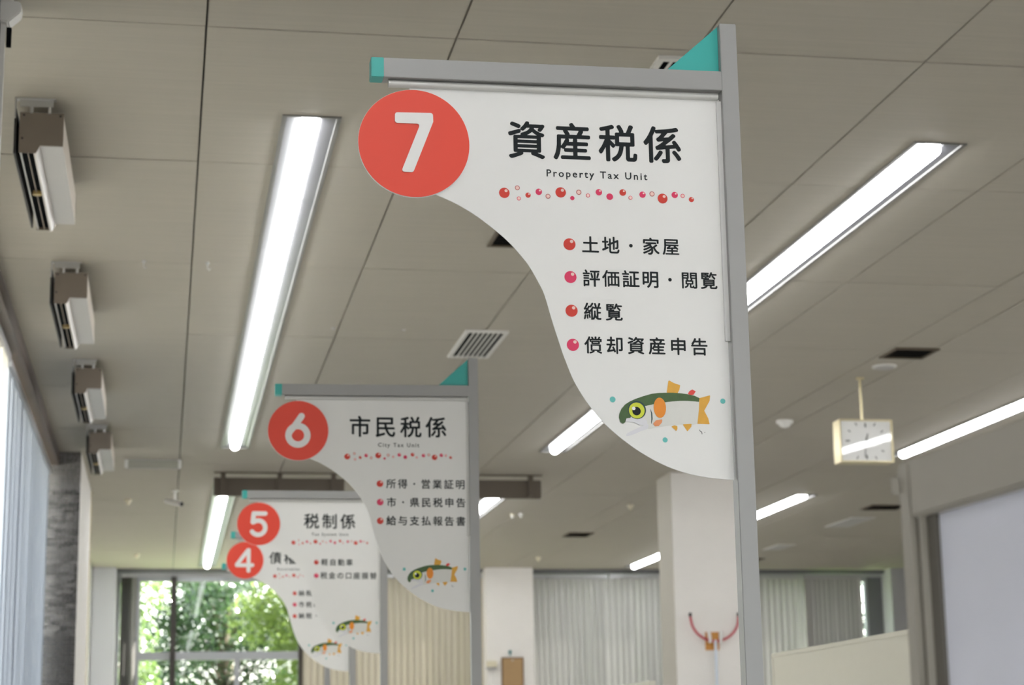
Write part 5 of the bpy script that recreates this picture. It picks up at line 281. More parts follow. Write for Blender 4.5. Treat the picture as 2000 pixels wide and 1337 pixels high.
# numeral outlines, hundredths of the disc
DIGIT = {
6: [[(-3.8, -61), (-8, -60.6), (-14, -59.2), (-21.2, -56.3), (-27.6, -52.2), (-32.3, -48.2), (-36.4, -43.5), (-40.4, -37), (-43.2, -30), (-44.6, -24), (-45.2, -17.8), (-44.7, -10.2), (-43.1, -3.5), (-40.8, 2.2), (-40, 3.8), (-36.5, 9.3), (-31.7, 14.8), (-27, 18.7), (-22.2, 21.8), (-7.3, 43.2), (1.7, 57.2), (2.8, 58.6), (4.8, 60.3), (7.2, 61.6), (9.8, 62.1), (12.5, 62.1), (14.5, 61.6), (16.5, 60.8), (18.2, 59.5), (19.8, 58), (21, 56), (21.8, 54), (22.2, 52), (22.1, 49.8), (21.6, 47.5), (20.6, 45.2), (11.3, 30.8), (8.2, 26.2), (13, 24.9), (18.5, 22.7), (24.5, 19.1), (30.2, 14.3), (34.9, 8.8), (38.8, 2.2), (41, -3.2), (42.5, -9.2), (43.2, -16.8), (42.7, -23.8), (41, -30.8), (38, -37.8), (34.7, -43), (30.9, -47.5), (25.3, -52.5), (19, -56.4), (12.2, -59.2), (5.5, -60.7), (-0.8, -61.2)], [(-1.2, -38.8), (2.5, -38.5), (5.8, -37.7), (9, -36.3), (11.8, -34.6), (14.3, -32.5), (16.6, -29.8), (18.4, -26.8), (19.7, -23.8), (20.5, -20.5), (20.8, -17), (20.5, -13.5), (19.7, -10.2), (18.4, -7.2), (16.6, -4.2), (14.3, -1.5), (11.8, 0.6), (9, 2.3), (5.8, 3.7), (2.5, 4.5), (-1, 4.8), (-4.5, 4.5), (-7.8, 3.7), (-8.5, 3.3), (-18.6, -8.2), (-22.7, -16.5), (-22.8, -17), (-22.5, -20.5), (-21.7, -23.8), (-20.3, -27), (-18.6, -29.8), (-16.5, -32.3), (-13.8, -34.6), (-10.8, -36.4), (-7.5, -37.8), (-4.5, -38.5)]],
5: [[(-6.5, -65), (-9, -64.8), (-14, -63.9), (-19.8, -62.1), (-24.5, -59.9), (-28.5, -57.5), (-33.5, -53.7), (-37.8, -49.4), (-40.8, -45.5), (-42.1, -43.2), (-42.7, -41), (-42.9, -38.5), (-42.4, -36), (-41.5, -33.8), (-40.6, -32.2), (-39.4, -31), (-38, -29.8), (-36.5, -29), (-35, -28.4), (-33.2, -28), (-31.5, -27.9), (-29.8, -28), (-27.2, -28.8), (-25.1, -30), (-23.5, -31.4), (-20.8, -34.8), (-18.5, -37), (-16.5, -38.6), (-14.2, -39.9), (-11.5, -41.2), (-8.8, -42.1), (-6, -42.6), (-3.2, -42.8), (-0.2, -42.6), (2.5, -42.1), (5, -41.4), (8, -40.1), (10.2, -38.7), (12.5, -37), (14.5, -35.1), (16.2, -33), (17.8, -30.5), (19, -28), (19.9, -25.5), (20.5, -22.5), (20.8, -19.8), (20.7, -17), (20.2, -14), (19.5, -11.2), (18.3, -8.5), (17.1, -6.2), (15.5, -4.1), (13.6, -2), (11.3, 0), (9, 1.5), (6.5, 2.8), (3.8, 3.8), (1, 4.4), (-1.8, 4.7), (-4.5, 4.7), (-7.5, 4.3), (-10.2, 3.6), (-12.8, 2.7), (-15.2, 1.4), (-19, -1.1), (-20.8, -2), (-22.8, -2.5), (-25.2, -2.6), (-28.2, -3.2), (-31, -3), (-33.5, -2.3), (-35.8, -0.9), (-37.7, 1), (-38.9, 2.8), (-39.6, 4.5), (-40.1, 6.5), (-40.2, 8.5), (-36.2, 52), (-35.6, 54.5), (-34.2, 57.3), (-32, 59.7), (-29.2, 61.4), (-26.2, 62.1), (31, 62.2), (32.8, 62.1), (34.5, 61.6), (36, 61), (37.5, 60.1), (38.8, 59), (39.9, 57.8), (40.9, 56.2), (41.6, 54.8), (42.2, 51.5), (41.9, 48.2), (41.3, 46.5), (40.5, 45.1), (39.5, 43.7), (38.3, 42.5), (35.5, 40.7), (33.5, 40.1), (31.2, 39.8), (-14.8, 39.8), (-16.1, 25.5), (-16, 25.3), (-11.5, 26.4), (-6.8, 27), (-1.2, 27.2), (4.8, 26.5), (9.8, 25.4), (15.2, 23.4), (20.2, 20.9), (24.8, 17.9), (29, 14.3), (33.2, 9.6), (36, 5.8), (38.6, 1), (40.7, -4), (42, -8.8), (43, -15), (43.2, -20.2), (42.7, -25.8), (41.5, -31.2), (40, -35.8), (37, -42), (34.5, -46), (30.8, -50.5), (27, -54.1), (22.5, -57.5), (18, -60.2), (13, -62.3), (7.8, -63.9), (2.5, -64.9), (-3, -65.2)]],
4: [[(18, -71), (15, -70), (12.5, -68.3), (10.5, -66), (9.2, -63.1), (8.8, -60.2), (8.8, -39.2), (-46, -39.2), (-47.8, -39.1), (-49.8, -38.6), (-51.5, -37.8), (-53, -36.7), (-54.5, -35.3), (-55.6, -33.8), (-56.5, -32), (-57, -30.2), (-57.2, -28.2), (-57.2, -23.5), (-57, -21.8), (-56.2, -19.5), (-54.9, -17.2), (7.3, 65), (9, 66.7), (11, 68), (13.2, 68.9), (15.8, 69.2), (21.8, 69.1), (23.8, 68.6), (25.8, 67.6), (27.8, 66.1), (29.2, 64.3), (30.4, 62.2), (31, 60), (31.2, 58), (31.2, -16.8), (42, -16.8), (44.2, -17.3), (46.2, -18.1), (48.6, -19.8), (50.5, -22.1), (51.7, -24.8), (52.2, -27.8), (51.9, -30.8), (50.8, -33.5), (49, -35.8), (46.5, -37.8), (44.2, -38.7), (42, -39.2), (31.2, -39.2), (31.2, -60.5), (30.9, -62.5), (30.4, -64.2), (29.5, -66), (28.3, -67.5), (27, -68.7), (25.5, -69.8), (23.8, -70.6), (21.8, -71.1), (19.8, -71.2)], [(-26.4, -16.8), (8.8, -16.8), (8.8, 29.8)]]}

def glyph_loops(ch): return [[(n[i]/1000, n[i+1]/1000) for i in range(0, len(n), 2)] for n in GLYPH[ch]]
_cache = {}
def curve_mesh(loops):
    c = bpy.data.curves.new('t', 'CURVE'); c.dimensions = '2D'; c.fill_mode = 'BOTH'
    for L in loops:
        s = c.splines.new('POLY'); s.points.add(len(L)-1); s.use_cyclic_u = True
        for p, q in zip(s.points, L): p.co = (q[0], q[1], 0, 1)
    o = bpy.data.objects.new('t', c)
    me = bpy.data.meshes.new_from_object(o)
    v = [tuple(x.co) for x in me.vertices]; f = [tuple(p.vertices) for p in me.polygons]
    bpy.data.objects.remove(o); bpy.data.meshes.remove(me); bpy.data.curves.remove(c)
    return v, f
def glyph(ch):
    if ch not in _cache: _cache[ch] = curve_mesh(glyph_loops(ch))
    return _cache[ch]
def text_line(txt, a, b, em, y, name, parent, m='ink'):
    """centres of first and last character at a and b, in the (x,z) plane facing -y"""
    mb = MB(); n = len(txt)
    for i, ch in enumerate(txt):
        t = i/max(1, n-1); cx = a[0]+(b[0]-a[0])*t; cz = a[1]+(b[1]-a[1])*t
        if ch == '・':
            k = 16; mb.add([(cx+em*.10*math.cos(2*math.pi*j/k), y, cz+em*.10*math.sin(2*math.pi*j/k)) for j in range(k)], [tuple(range(k))]); continue
        v, f = glyph(ch)
        mb.add([(cx+(p[0]-.5)*em, y, cz+(p[1]-.38)*em) for p in v], f)
    return mb.build(name, m, parent, recalc=False)
def latin(txt, a, b, cap, y, name, parent, m='ink2', spacing=None):
    c = bpy.data.curves.new('t', 'FONT'); c.body = txt; c.size = 1; c.resolution_u = 3
    o = bpy.data.objects.new('t', c); COL.objects.link(o)
    c.body = 'T'; bpy.context.view_layer.update(); c.size = cap/o.dimensions.y; c.body = txt; c.offset = .00035
    def width(s):
        c.space_character = s; bpy.context.view_layer.update()
        return o.dimensions.x
    if spacing is None:
        w1, w2 = width(1.0), width(1.4); spacing = 1+.4*((b[0]-a[0])-w1)/(w2-w1)
    width(spacing)
    me = bpy.data.meshes.new_from_object(o.evaluated_get(bpy.context.evaluated_depsgraph_get()))
    v = [tuple(x.co) for x in me.vertices]; f = [tuple(p.vertices) for p in me.polygons]
    x0 = min(p[0] for p in v)
    bpy.data.objects.remove(o); bpy.data.meshes.remove(me)
    MB().add([(a[0]+p[0]-x0, y, a[1]+p[1]) for p in v], f).build(name, m, parent, recalc=False)
    return spacing
def disc_pts(cx, cz, r, n=24, rz=None): return [(cx+r*math.cos(2*math.pi*i/n), cz+(rz or r)*math.sin(2*math.pi*i/n)) for i in range(n)]
def flat(mb, pts, y, m): mb.add([(p[0], y, p[1]) for p in pts], [tuple(range(len(pts)))], m)
def flat_fill(mb, pts, y, m):
    v, f = curve_mesh([pts]); mb.add([(p[0], y, p[1]) for p in v], f, m)
def smooth_loop(P, k=4, closed=True):
    n = len(P); out = []
    rng = range(n) if closed else range(n-1)
    for i in rng:
        g = (lambda j: P[j % n]) if closed else (lambda j: P[max(0, min(n-1, j))])
        p0, p1, p2, p3 = g(i-1), g(i), g(i+1), g(i+2)
        for q in range(k):
            t = q/k
            out.append(tuple(.5*((2*p1[a])+(-p0[a]+p2[a])*t+(2*p0[a]-5*p1[a]+4*p2[a]-p3[a])*t*t+(-p0[a]+3*p1[a]-3*p2[a]+p3[a])*t**3) for a in (0, 1)))
    if not closed: out.append(P[-1])
    return out
def round_poly(P, r, k=6):
    out = []; n = len(P)
    for i in range(n):
        p = Vector(P[i]); a = Vector(P[i-1])-p; b = Vector(P[(i+1) % n])-p
        ang = a.angle(b); d = min(r/math.tan(ang/2), a.length*.45, b.length*.45)
        s = p+a.normalized()*d; e = p+b.normalized()*d
        for q in range(k+1):
            t = q/k; out.append(tuple((1-t)**2*s+2*t*(1-t)*p+t*t*e))
    return out
# ================================================================== STRUCTURE
# ceiling: boards with recessed joints, holes left round the recessed lamps
XL = [-1.75, -.96, .103, 1.016, 1.93, 2.845, 3.766, 4.677, 4.978, 5.905, 6.84, 7.63, 7.93, 8.84, 9.75, 10.66, 11.57, 12.48, 13.2]
YL = [4.84, 6.617, 8.236, 10.036, 11.79, 13.57, 15.35, 17.13, 18.91, 20.69, 22.47, 24.25, 26.9]
LAMPS = []
for cx in (.555, 3.298, 6.48, 9.52):  # outermost row is out of view, added to brighten the right side
    for (y0, y1, n) in ((-5.0, 3.4, 7), (7.55, 16.2, 7), ((18.45, 26.35, 7) if cx < 6 else (18.78, 26.35, 6))):
        if cx < 9 or y0 < 17: LAMPS.append((cx, y0, y1, n))
HW = .115
ceiling = struct(empty('ceiling', (0, 0, H)))
g = .004
def cut(rect, holes):
    rects = [rect]
    for hx0, hx1, hy0, hy1 in holes:
        new = []
        for x0, x1, y0, y1 in rects:
            if hx1 <= x0 or hx0 >= x1 or hy1 <= y0 or hy0 >= y1: new.append((x0, x1, y0, y1)); continue
            a, b = max(x0, hx0), min(x1, hx1); c, d = max(y0, hy0), min(y1, hy1)
            if x0 < a: new.append((x0, a, y0, y1))
            if b < x1: new.append((b, x1, y0, y1))
            if y0 < c: new.append((a, b, y0, c))
            if d < y1: new.append((a, b, d, y1))
        rects = new
    return rects
HOLES = [(cx-HW, cx+HW, y0, y1) for cx, y0, y1, n in LAMPS]
pm = {}
for i in range(len(XL)-1):
    for j in range(len(YL)-1):
        x0, x1, y0, y1 = XL[i]+g, XL[i+1]-g, YL[j]+g, YL[j+1]-g
        hs = [h for h in HOLES if h[0] < x1 and h[1] > x0 and h[2] < y1 and h[3] > y0]
        dz = random.uniform(-.0012, .0012)
        key = (round(x1-x0, 3), round(y1-y0, 3))
        if not hs and key in pm:
            c = pm[key].copy(); COL.objects.link(c); c.parent = ceiling; c.location = (x0, y0, dz); continue
        mb = MB()
        for a, b, c_, d in cut((x0, x1, y0, y1), hs): mb.box(a-x0, b-x0, c_-y0, d-y0, 0, .02)
        o = mb.build('ceiling_panel', 'ceil', ceiling, (x0, y0, dz))
        if not hs: pm[key] = o
mb = MB()
for a, b, c_, d in cut((-1.75, 13.2, -7, YL[0]-.004), HOLES): mb.box(a, b, c_, d, 0, .02)
mb.build('ceiling_panel', 'ceil', ceiling)
mb = MB(); mb.box(-1.9, 13.4, -7.1, 27.1, .16, .2); mb.build('slab', 'joint', ceiling)
# dark joint backing just above the boards (cut round the lamps)
mb = MB()
for a, b, c_, d in cut((-1.75, 13.2, 4.8, 26.9), HOLES): mb.box(a, b, c_, d, .0205, .024)
mb.build('joint_strip', 'joint', ceiling)
struct(MB().box(-1.9, 13.4, -7.1, 27.2, FLOOR-.1, FLOOR).build('floor', 'floor'))
# walls
struct(MB().box(13.1, 13.3, -7, 27, FLOOR, H).build('wall_right', 'wall'))
wn = struct(empty('wall_near', (0, -7, 0)))
MB().box(-1.9, 13.3, -.2, 0, FLOOR, -1.2).build('low_wall', 'wall', wn)
MB().box(-1.9, 13.3, -.2, 0, 1.7, H).build('lintel', 'wall', wn)
for x in (-1.9, 1.2, 4.3, 7.4, 10.5, 13.05): MB().box(x, x+.25, -.2, 0, -1.2, 1.7).build('wall_face', 'wall', wn)
wl = struct(empty('wall_left', (0, 0, 0)))
MB().box(-1.2, -1.02, -7, 19.0, FLOOR, -.75).build('low_wall', 'wall', wl)
MB().box(-1.2, -1.02, -7, 5.6, -.75, H).build('wall_face', 'wall', wl)
MB().box(-1.2, -.975, 19.0, 27, FLOOR, H).build('wall_face', 'wall', wl)
MB().box(-1.2, -1.02, 5.6, 19.0, 2.52, H).build('lintel', 'wall', wl)
# end wall with three openings
we = struct(empty('wall_far', (0, 26.84, 0)))
mb = MB().box(-1.2, 13.3, 0, .2, FLOOR, -.6); mb.build('low_wall', 'wall', we)
mb = MB().box(-1.2, 13.3, 0, .2, 2.5, H); mb.build('lintel', 'grey', we)
MB().box(-1.2, -.64, 0, .2, -.6, 2.5).build('wall_face', 'wall', we)
MB().box(4.42, 5.12, .01, .2, -.6, 2.5).build('wall_face', 'wall', we)
MB().box(7.3, 8.3, 0, .2, -.6, 2.5).build('wall_face', 'wall', we)
MB().box(10.123, 13.3, 0, .2, -.6, 2.5).build('wall_face', 'dark', we)
# columns
col = struct(MB().box(-.963, -.655, 26.5, 26.84, FLOOR, H).build('column', 'colg'), 'pale grey column in the far left corner')
col = struct(MB().box(4.40, 5.067, 26.45, 26.84, FLOOR, H).build('column', 'pillar'), 'white column on the far wall between the two blinds')
col = struct(empty('column', (5.06, 17.59, FLOOR)), 'large white free-standing pillar behind the front sign')
MB().box(-.404, .41, -.25, .25, 0, H-FLOOR).build('core', 'pillar', col); MB().box(-.41, -.404, -.249, .25, 0, H-FLOOR).build('darker_side_sheet', 'sidep', col)  # added thin sheet, coloured so this side reads darker than the white front
col = struct(MB().box(10.345, 10.64, 26.45, 26.84, FLOOR, H).build('column', 'grey'), 'grey column at the right of the far wall')
# stone-clad column on the left, white flank towards the room
sc = struct(empty('column', (-.924, 16.55, FLOOR)), 'column clad in small stacked stones with a white flank')
MB().box(-.1, .2, .012, 2.45, 0, H-FLOOR).build('core', 'pillar', sc)
MB().box(.2, .206, 2.40, 2.45, 0, H-FLOOR).build('edge_strip', 'brass', sc)
tiles = []
base = MB().box(-.5, .5, 0, 1, -.5, .5)
proto = base.build('stone', 'stone', sc); first = True
def stone(x0, x1, z0, z1, dy):
    global first
    o = proto if first else copy_obj(proto, sc); first = False
    o.location = ((x0+x1)/2, -dy, (z0+z1)/2); o.scale = (x1-x0-.003, .012+dy, z1-z0-.003)
z = 1.05-FLOOR; cnt = 0; zlow = z
while z < H-FLOOR and cnt < 296:
    h = random.choice((.014, .018, .022)); x = -.075
    while x < .2-.004:
        wd = random.choice((.04, .07, .10)); x1 = min(.2, x+wd)
        if .2-x1 < .02: x1 = .2
        stone(x, x1, z, min(z+h, H-FLOOR), random.uniform(.0, .008)); cnt += 1; x = x1
    z += h
def stone_field(name, parent, a0, a1, z0, z1, axis):
    mb = MB(); z = z0
    while z < z1:
        h = random.choice((.02, .026, .034, .042)); a = a0
        while a < a1-.004:
            b = min(a1, a+random.choice((.04, .07, .1))); d = random.uniform(.0, .008)
            if axis == 'y': mb.box(a+.0015, b-.0015, -d, .012, z+.0015, min(z+h, z1)-.0015)
            else: mb.box(-.012, d, a+.0015, b-.0015, z+.0015, min(z+h, z1)-.0015)
            a = b
        z += h
    return tag(mb.build(name, 'stone', parent), kind='stuff')
stone_field('stonework', sc, -.075, .2, 0, zlow, 'y')
if z < H-FLOOR-.01: stone_field('stonework', sc, -.075, .2, z, H-FLOOR, 'y')
# near stone column at the left edge: its right flank shows
sn = struct(empty('column', (-.60, 5.65, FLOOR)), 'near column clad in rough stone at the left edge')
MB().box(-.4, -.012, .0, .91, 0, H-FLOOR).build('core', 'pillar', sn)
o = stone_field('stonework', sn, .35, .91, 1.2-FLOOR, H-FLOOR, 'x')
# trims
struct(MB().box(-1.02, -.905, 6.57, 16.54, 2.485, H).build('trim_1', 'trim'), 'dark wooden curtain box along the left ceiling edge')
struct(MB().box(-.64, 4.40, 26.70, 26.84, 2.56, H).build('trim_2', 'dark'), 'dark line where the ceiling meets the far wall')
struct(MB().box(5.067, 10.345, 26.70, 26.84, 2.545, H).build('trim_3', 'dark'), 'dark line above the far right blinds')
# far window
w1 = struct(empty('window_1', (0, 26.9, 0)), 'large far window looking onto trees')
for a, b, z0, z1, m_ in ((-.64, -.60, -.6, 2.5, 'wframe'), (-.39, -.327, -.6, 2.5, 'wframe'), (4.36, 4.42, -.6, 2.5, 'wframe')):
    MB().box(a, b, -.05, .03, z0, z1).build('window_frame', m_, w1)
MB().box(-.64, 4.42, -.045, .03, 2.44, 2.5).build('window_frame', 'wframe', w1)
MB().box(-.327, 1.83, -.045, .025, 1.373, 1.484).build('transom', 'wframe', w1)
MB().box(.961, 1.031, -.04, .02, -.6, 1.373).build('mullion', 'wframe', w1)
MB().box(1.83, 1.90, -.06, .03, -.6, 2.44).build('mullion', 'wdark', w1)
MB().box(.085, .161, -.12, .03, -.6, 2.5).build('mullion', 'wdark', w1)
for a, b, z0, z1 in ((-.60, -.39, -.6, 2.44), (-.327, .085, 1.484, 2.44), (.161, 1.83, 1.484, 2.44), (-.327, .085, -.6, 1.373), (.161, .961, -.6, 1.373), (1.031, 1.83, -.6, 1.373), (1.9, 4.36, -.6, 2.44)):
    MB().box(a, b, -.003, .003, z0, z1).build('pane', 'glass', w1)
for nm, a, b in (('window_2', 5.12, 7.3), ('window_3', 8.3, 10.123)):
    ww = struct(empty(nm, (0, 26.9, 0)), 'far window behind grey vertical blinds' if nm == 'window_2' else 'far right window with a gap beside its blinds')
    mid = (a+b)/2
    for p, q in ((a, a+.05), (b-.04, b), (mid-.03, mid+.03)): MB().box(p, q, -.05, .03, -.6, 2.5).build('window_frame', 'wframe', ww)
    MB().box(a, b, -.045, .025, 2.44, 2.5).build('window_frame', 'wframe', ww)
    for p, q in ((a+.05, mid-.03), (mid+.03, b-.04)): MB().box(p, q, -.003, .003, -.6, 2.44).build('pane', 'glass', ww)
wL = struct(empty('window_4', (-1.1, 5.6, 0)), 'long left window behind white vertical blinds')
for k in range(8):
    y = k*1.914; MB().box(-.03, .03, y-.03, y+.03, -.75, 2.52).build('window_frame', 'wframe', wL)
    if k < 7: MB().box(-.003, .003, y+.03, y+1.884, -.75, 2.52).build('pane', 'glass', wL)
# ================================================================== BLINDS
def slat_mesh(w_, z0, z1, c=.012):
    mb = MB(); n = 4
    v = []
    for z_ in (z0, z1):
        for i in range(n+1):
            t = i/n-.5; v.append((t*w_, c*(1-4*t*t), z_))
    f = [(i, i+1, n+2+i, n+1+i) for i in range(n)]
    return mb.add(v, f)
def blind(x0, x1, y, ztop, m_, label, pitch=.088, ang=.2, along='x', group=None, zbot=-1.2):
    root = empty('vertical_blind', (x0, y, ztop)); L = x1-x0 if along == 'x' else None
    tag(root, label, 'blind', group)
    pr_ = None; n = round((x1-x0)/pitch); pitch = (x1-x0)/n
    MB().box(0, x1-x0, -.03, .03, -.05, 0).build('headrail', 'rail', root)
    for i in range(n):
        if pr_ is None: o = pr_ = slat_mesh(.112, zbot-ztop, -.05).build('slat', m_, root, smooth=True, recalc=False)
        else: o = copy_obj(pr_, root)
        o.location = ((i+.5)*pitch, 0, 0); o.rotation_euler = (0, 0, ang+random.uniform(-.12, .12))
    return root
blind(1.90, 4.39, 26.74, 2.53, 'slatt', 'tan vertical blind on the far wall behind the second sign post')
blind(5.10, 6.2, 26.74, 2.525, 'slatg', 'grey vertical blind right of the white far column, left half')
blind(6.22, 7.9, 26.74, 2.53, 'slatg', 'grey vertical blind disappearing behind the free-standing pillar')
blind(8.1, 9.2, 26.74, 2.53, 'slatg', 'grey vertical blind just right of the front sign post')
blind(9.10, 9.93, 26.61, 2.52, 'slatg', 'darker grey vertical blind beside the bright window gap', pitch=.07)
blind(-.575, -.39, 26.72, 2.53, 'slatd', 'dark vertical blind pushed together at the left of the far window', pitch=.03, ang=1.1)
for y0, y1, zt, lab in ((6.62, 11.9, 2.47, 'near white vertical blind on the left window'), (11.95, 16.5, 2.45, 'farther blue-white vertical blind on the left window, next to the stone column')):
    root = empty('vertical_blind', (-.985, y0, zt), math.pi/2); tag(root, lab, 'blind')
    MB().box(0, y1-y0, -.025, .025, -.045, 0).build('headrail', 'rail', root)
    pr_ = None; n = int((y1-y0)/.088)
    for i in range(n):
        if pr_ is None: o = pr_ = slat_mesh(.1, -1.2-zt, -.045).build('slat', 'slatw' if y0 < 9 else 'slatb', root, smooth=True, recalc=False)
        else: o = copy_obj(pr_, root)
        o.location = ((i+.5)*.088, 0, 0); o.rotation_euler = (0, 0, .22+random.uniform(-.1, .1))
# ================================================================== CEILING LAMPS
def lamp(cx, y0, y1, n, label):
    root = tag(empty('ceiling_light', (cx, y0, H)), label, 'ceiling light', 'long recessed strip lights')
    L = y1-y0; a = HW-.012
    mb = MB()   # rim flush with the ceiling
    mb.box(-HW-.006, -a, 0, L, -.007, .004).box(a, HW+.006, 0, L, -.007, .004).box(-a, a, 0, .014, -.007, .004).box(-a, a, L-.014, L, -.007, .004)
    mb.build('rim', 'lrim', root)
    d = .014; b = .044; e = .07
    mb = MB()
    mb.add([(-a, .014, 0), (-a, L-.014, 0), (-b, L-e, d), (-b, e, d)], [(0, 1, 2, 3)])
    mb.add([(a, .014, 0), (a, L-.014, 0), (b, L-e, d), (b, e, d)], [(3, 2, 1, 0)])
    mb.add([(-a, .014, 0), (a, .014, 0), (b, e, d), (-b, e, d)], [(3, 2, 1, 0)])
    mb.add([(-a, L-.014, 0), (a, L-.014, 0), (b, L-e, d), (-b, L-e, d)], [(0, 1, 2, 3)])
    mb.add([(-b, e, d), (-b, L-e, d), (-b, L-e, .08), (-b, e, .08)], [(0, 1, 2, 3)]).add([(b, e, d), (b, L-e, d), (b, L-e, .08), (b, e, .08)], [(3, 2, 1, 0)])
    mb.add([(-b, e, .08), (-b, L-e, .08), (b, L-e, .08), (b, e, .08)], [(0, 1, 2, 3)])
    mb.add([(-b, e, d), (b, e, d), (b, e, .08), (-b, e, .08)], [(0, 1, 2, 3)]).add([(-b, L-e, d), (b, L-e, d), (b, L-e, .08), (-b, L-e, .08)], [(3, 2, 1, 0)])
    mb.build('reflector', 'refl', root, recalc=False)
    sg = (L-.16)/n; pr_ = None
    for i in range(n):
        if pr_ is None:
            mb = MB(); r = .037; k = 10; pts = [(-r, .022)]+[(r*math.cos(math.pi+math.pi*j/k), .0+r*math.sin(math.pi+math.pi*j/k)) for j in range(k+1)]+[(r, .022)]
            mb.prism(pts, .012, sg-.012, 'y'); o = pr_ = mb.build('diffuser', 'lamp', root, smooth=True)
            mb = MB(); mb.prism([(p[0]*.93, p[1]*.9+.003) for p in pts], -.012, .0115, 'y'); so_ = mb.build('lamp_holder', 'white', root)
            so_.location = (0, .08+sg, 0)
        else:
            o = copy_obj(pr_, root)
            if i > 1: copy_obj(so_, root, (0, .08+i*sg, 0))
        o.location = (0, .08+i*sg, 0)
    return root
names = {(.555, 7.55): 'long ceiling strip light on the left, nearest in view', (.555, 18.45): 'far left ceiling strip light mirroring the trees, beyond the brown board',
 (3.298, 7.55): 'long ceiling strip light passing behind the front sign from upper right', (3.298, 18.45): 'far ceiling strip light emerging from behind the second sign post',
 (6.48, 7.55): 'ceiling strip light at the right edge above the beige framed board', (6.48, 18.78): 'far right ceiling strip light cut by the front sign post and white pillar'}
for cx, y0, y1, n in LAMPS:
    lamp(cx, y0, y1, n, names.get((cx, y0), {.555: 'ceiling strip light of the left row, directly before and overhead', 3.298: 'ceiling strip light of the middle row, directly overhead', 6.48: 'ceiling strip light of the right row, overhead', 9.52: 'unseen strip light added to brighten the right side, '+('near' if y0 < 0 else 'middle')+' part'}[cx]))
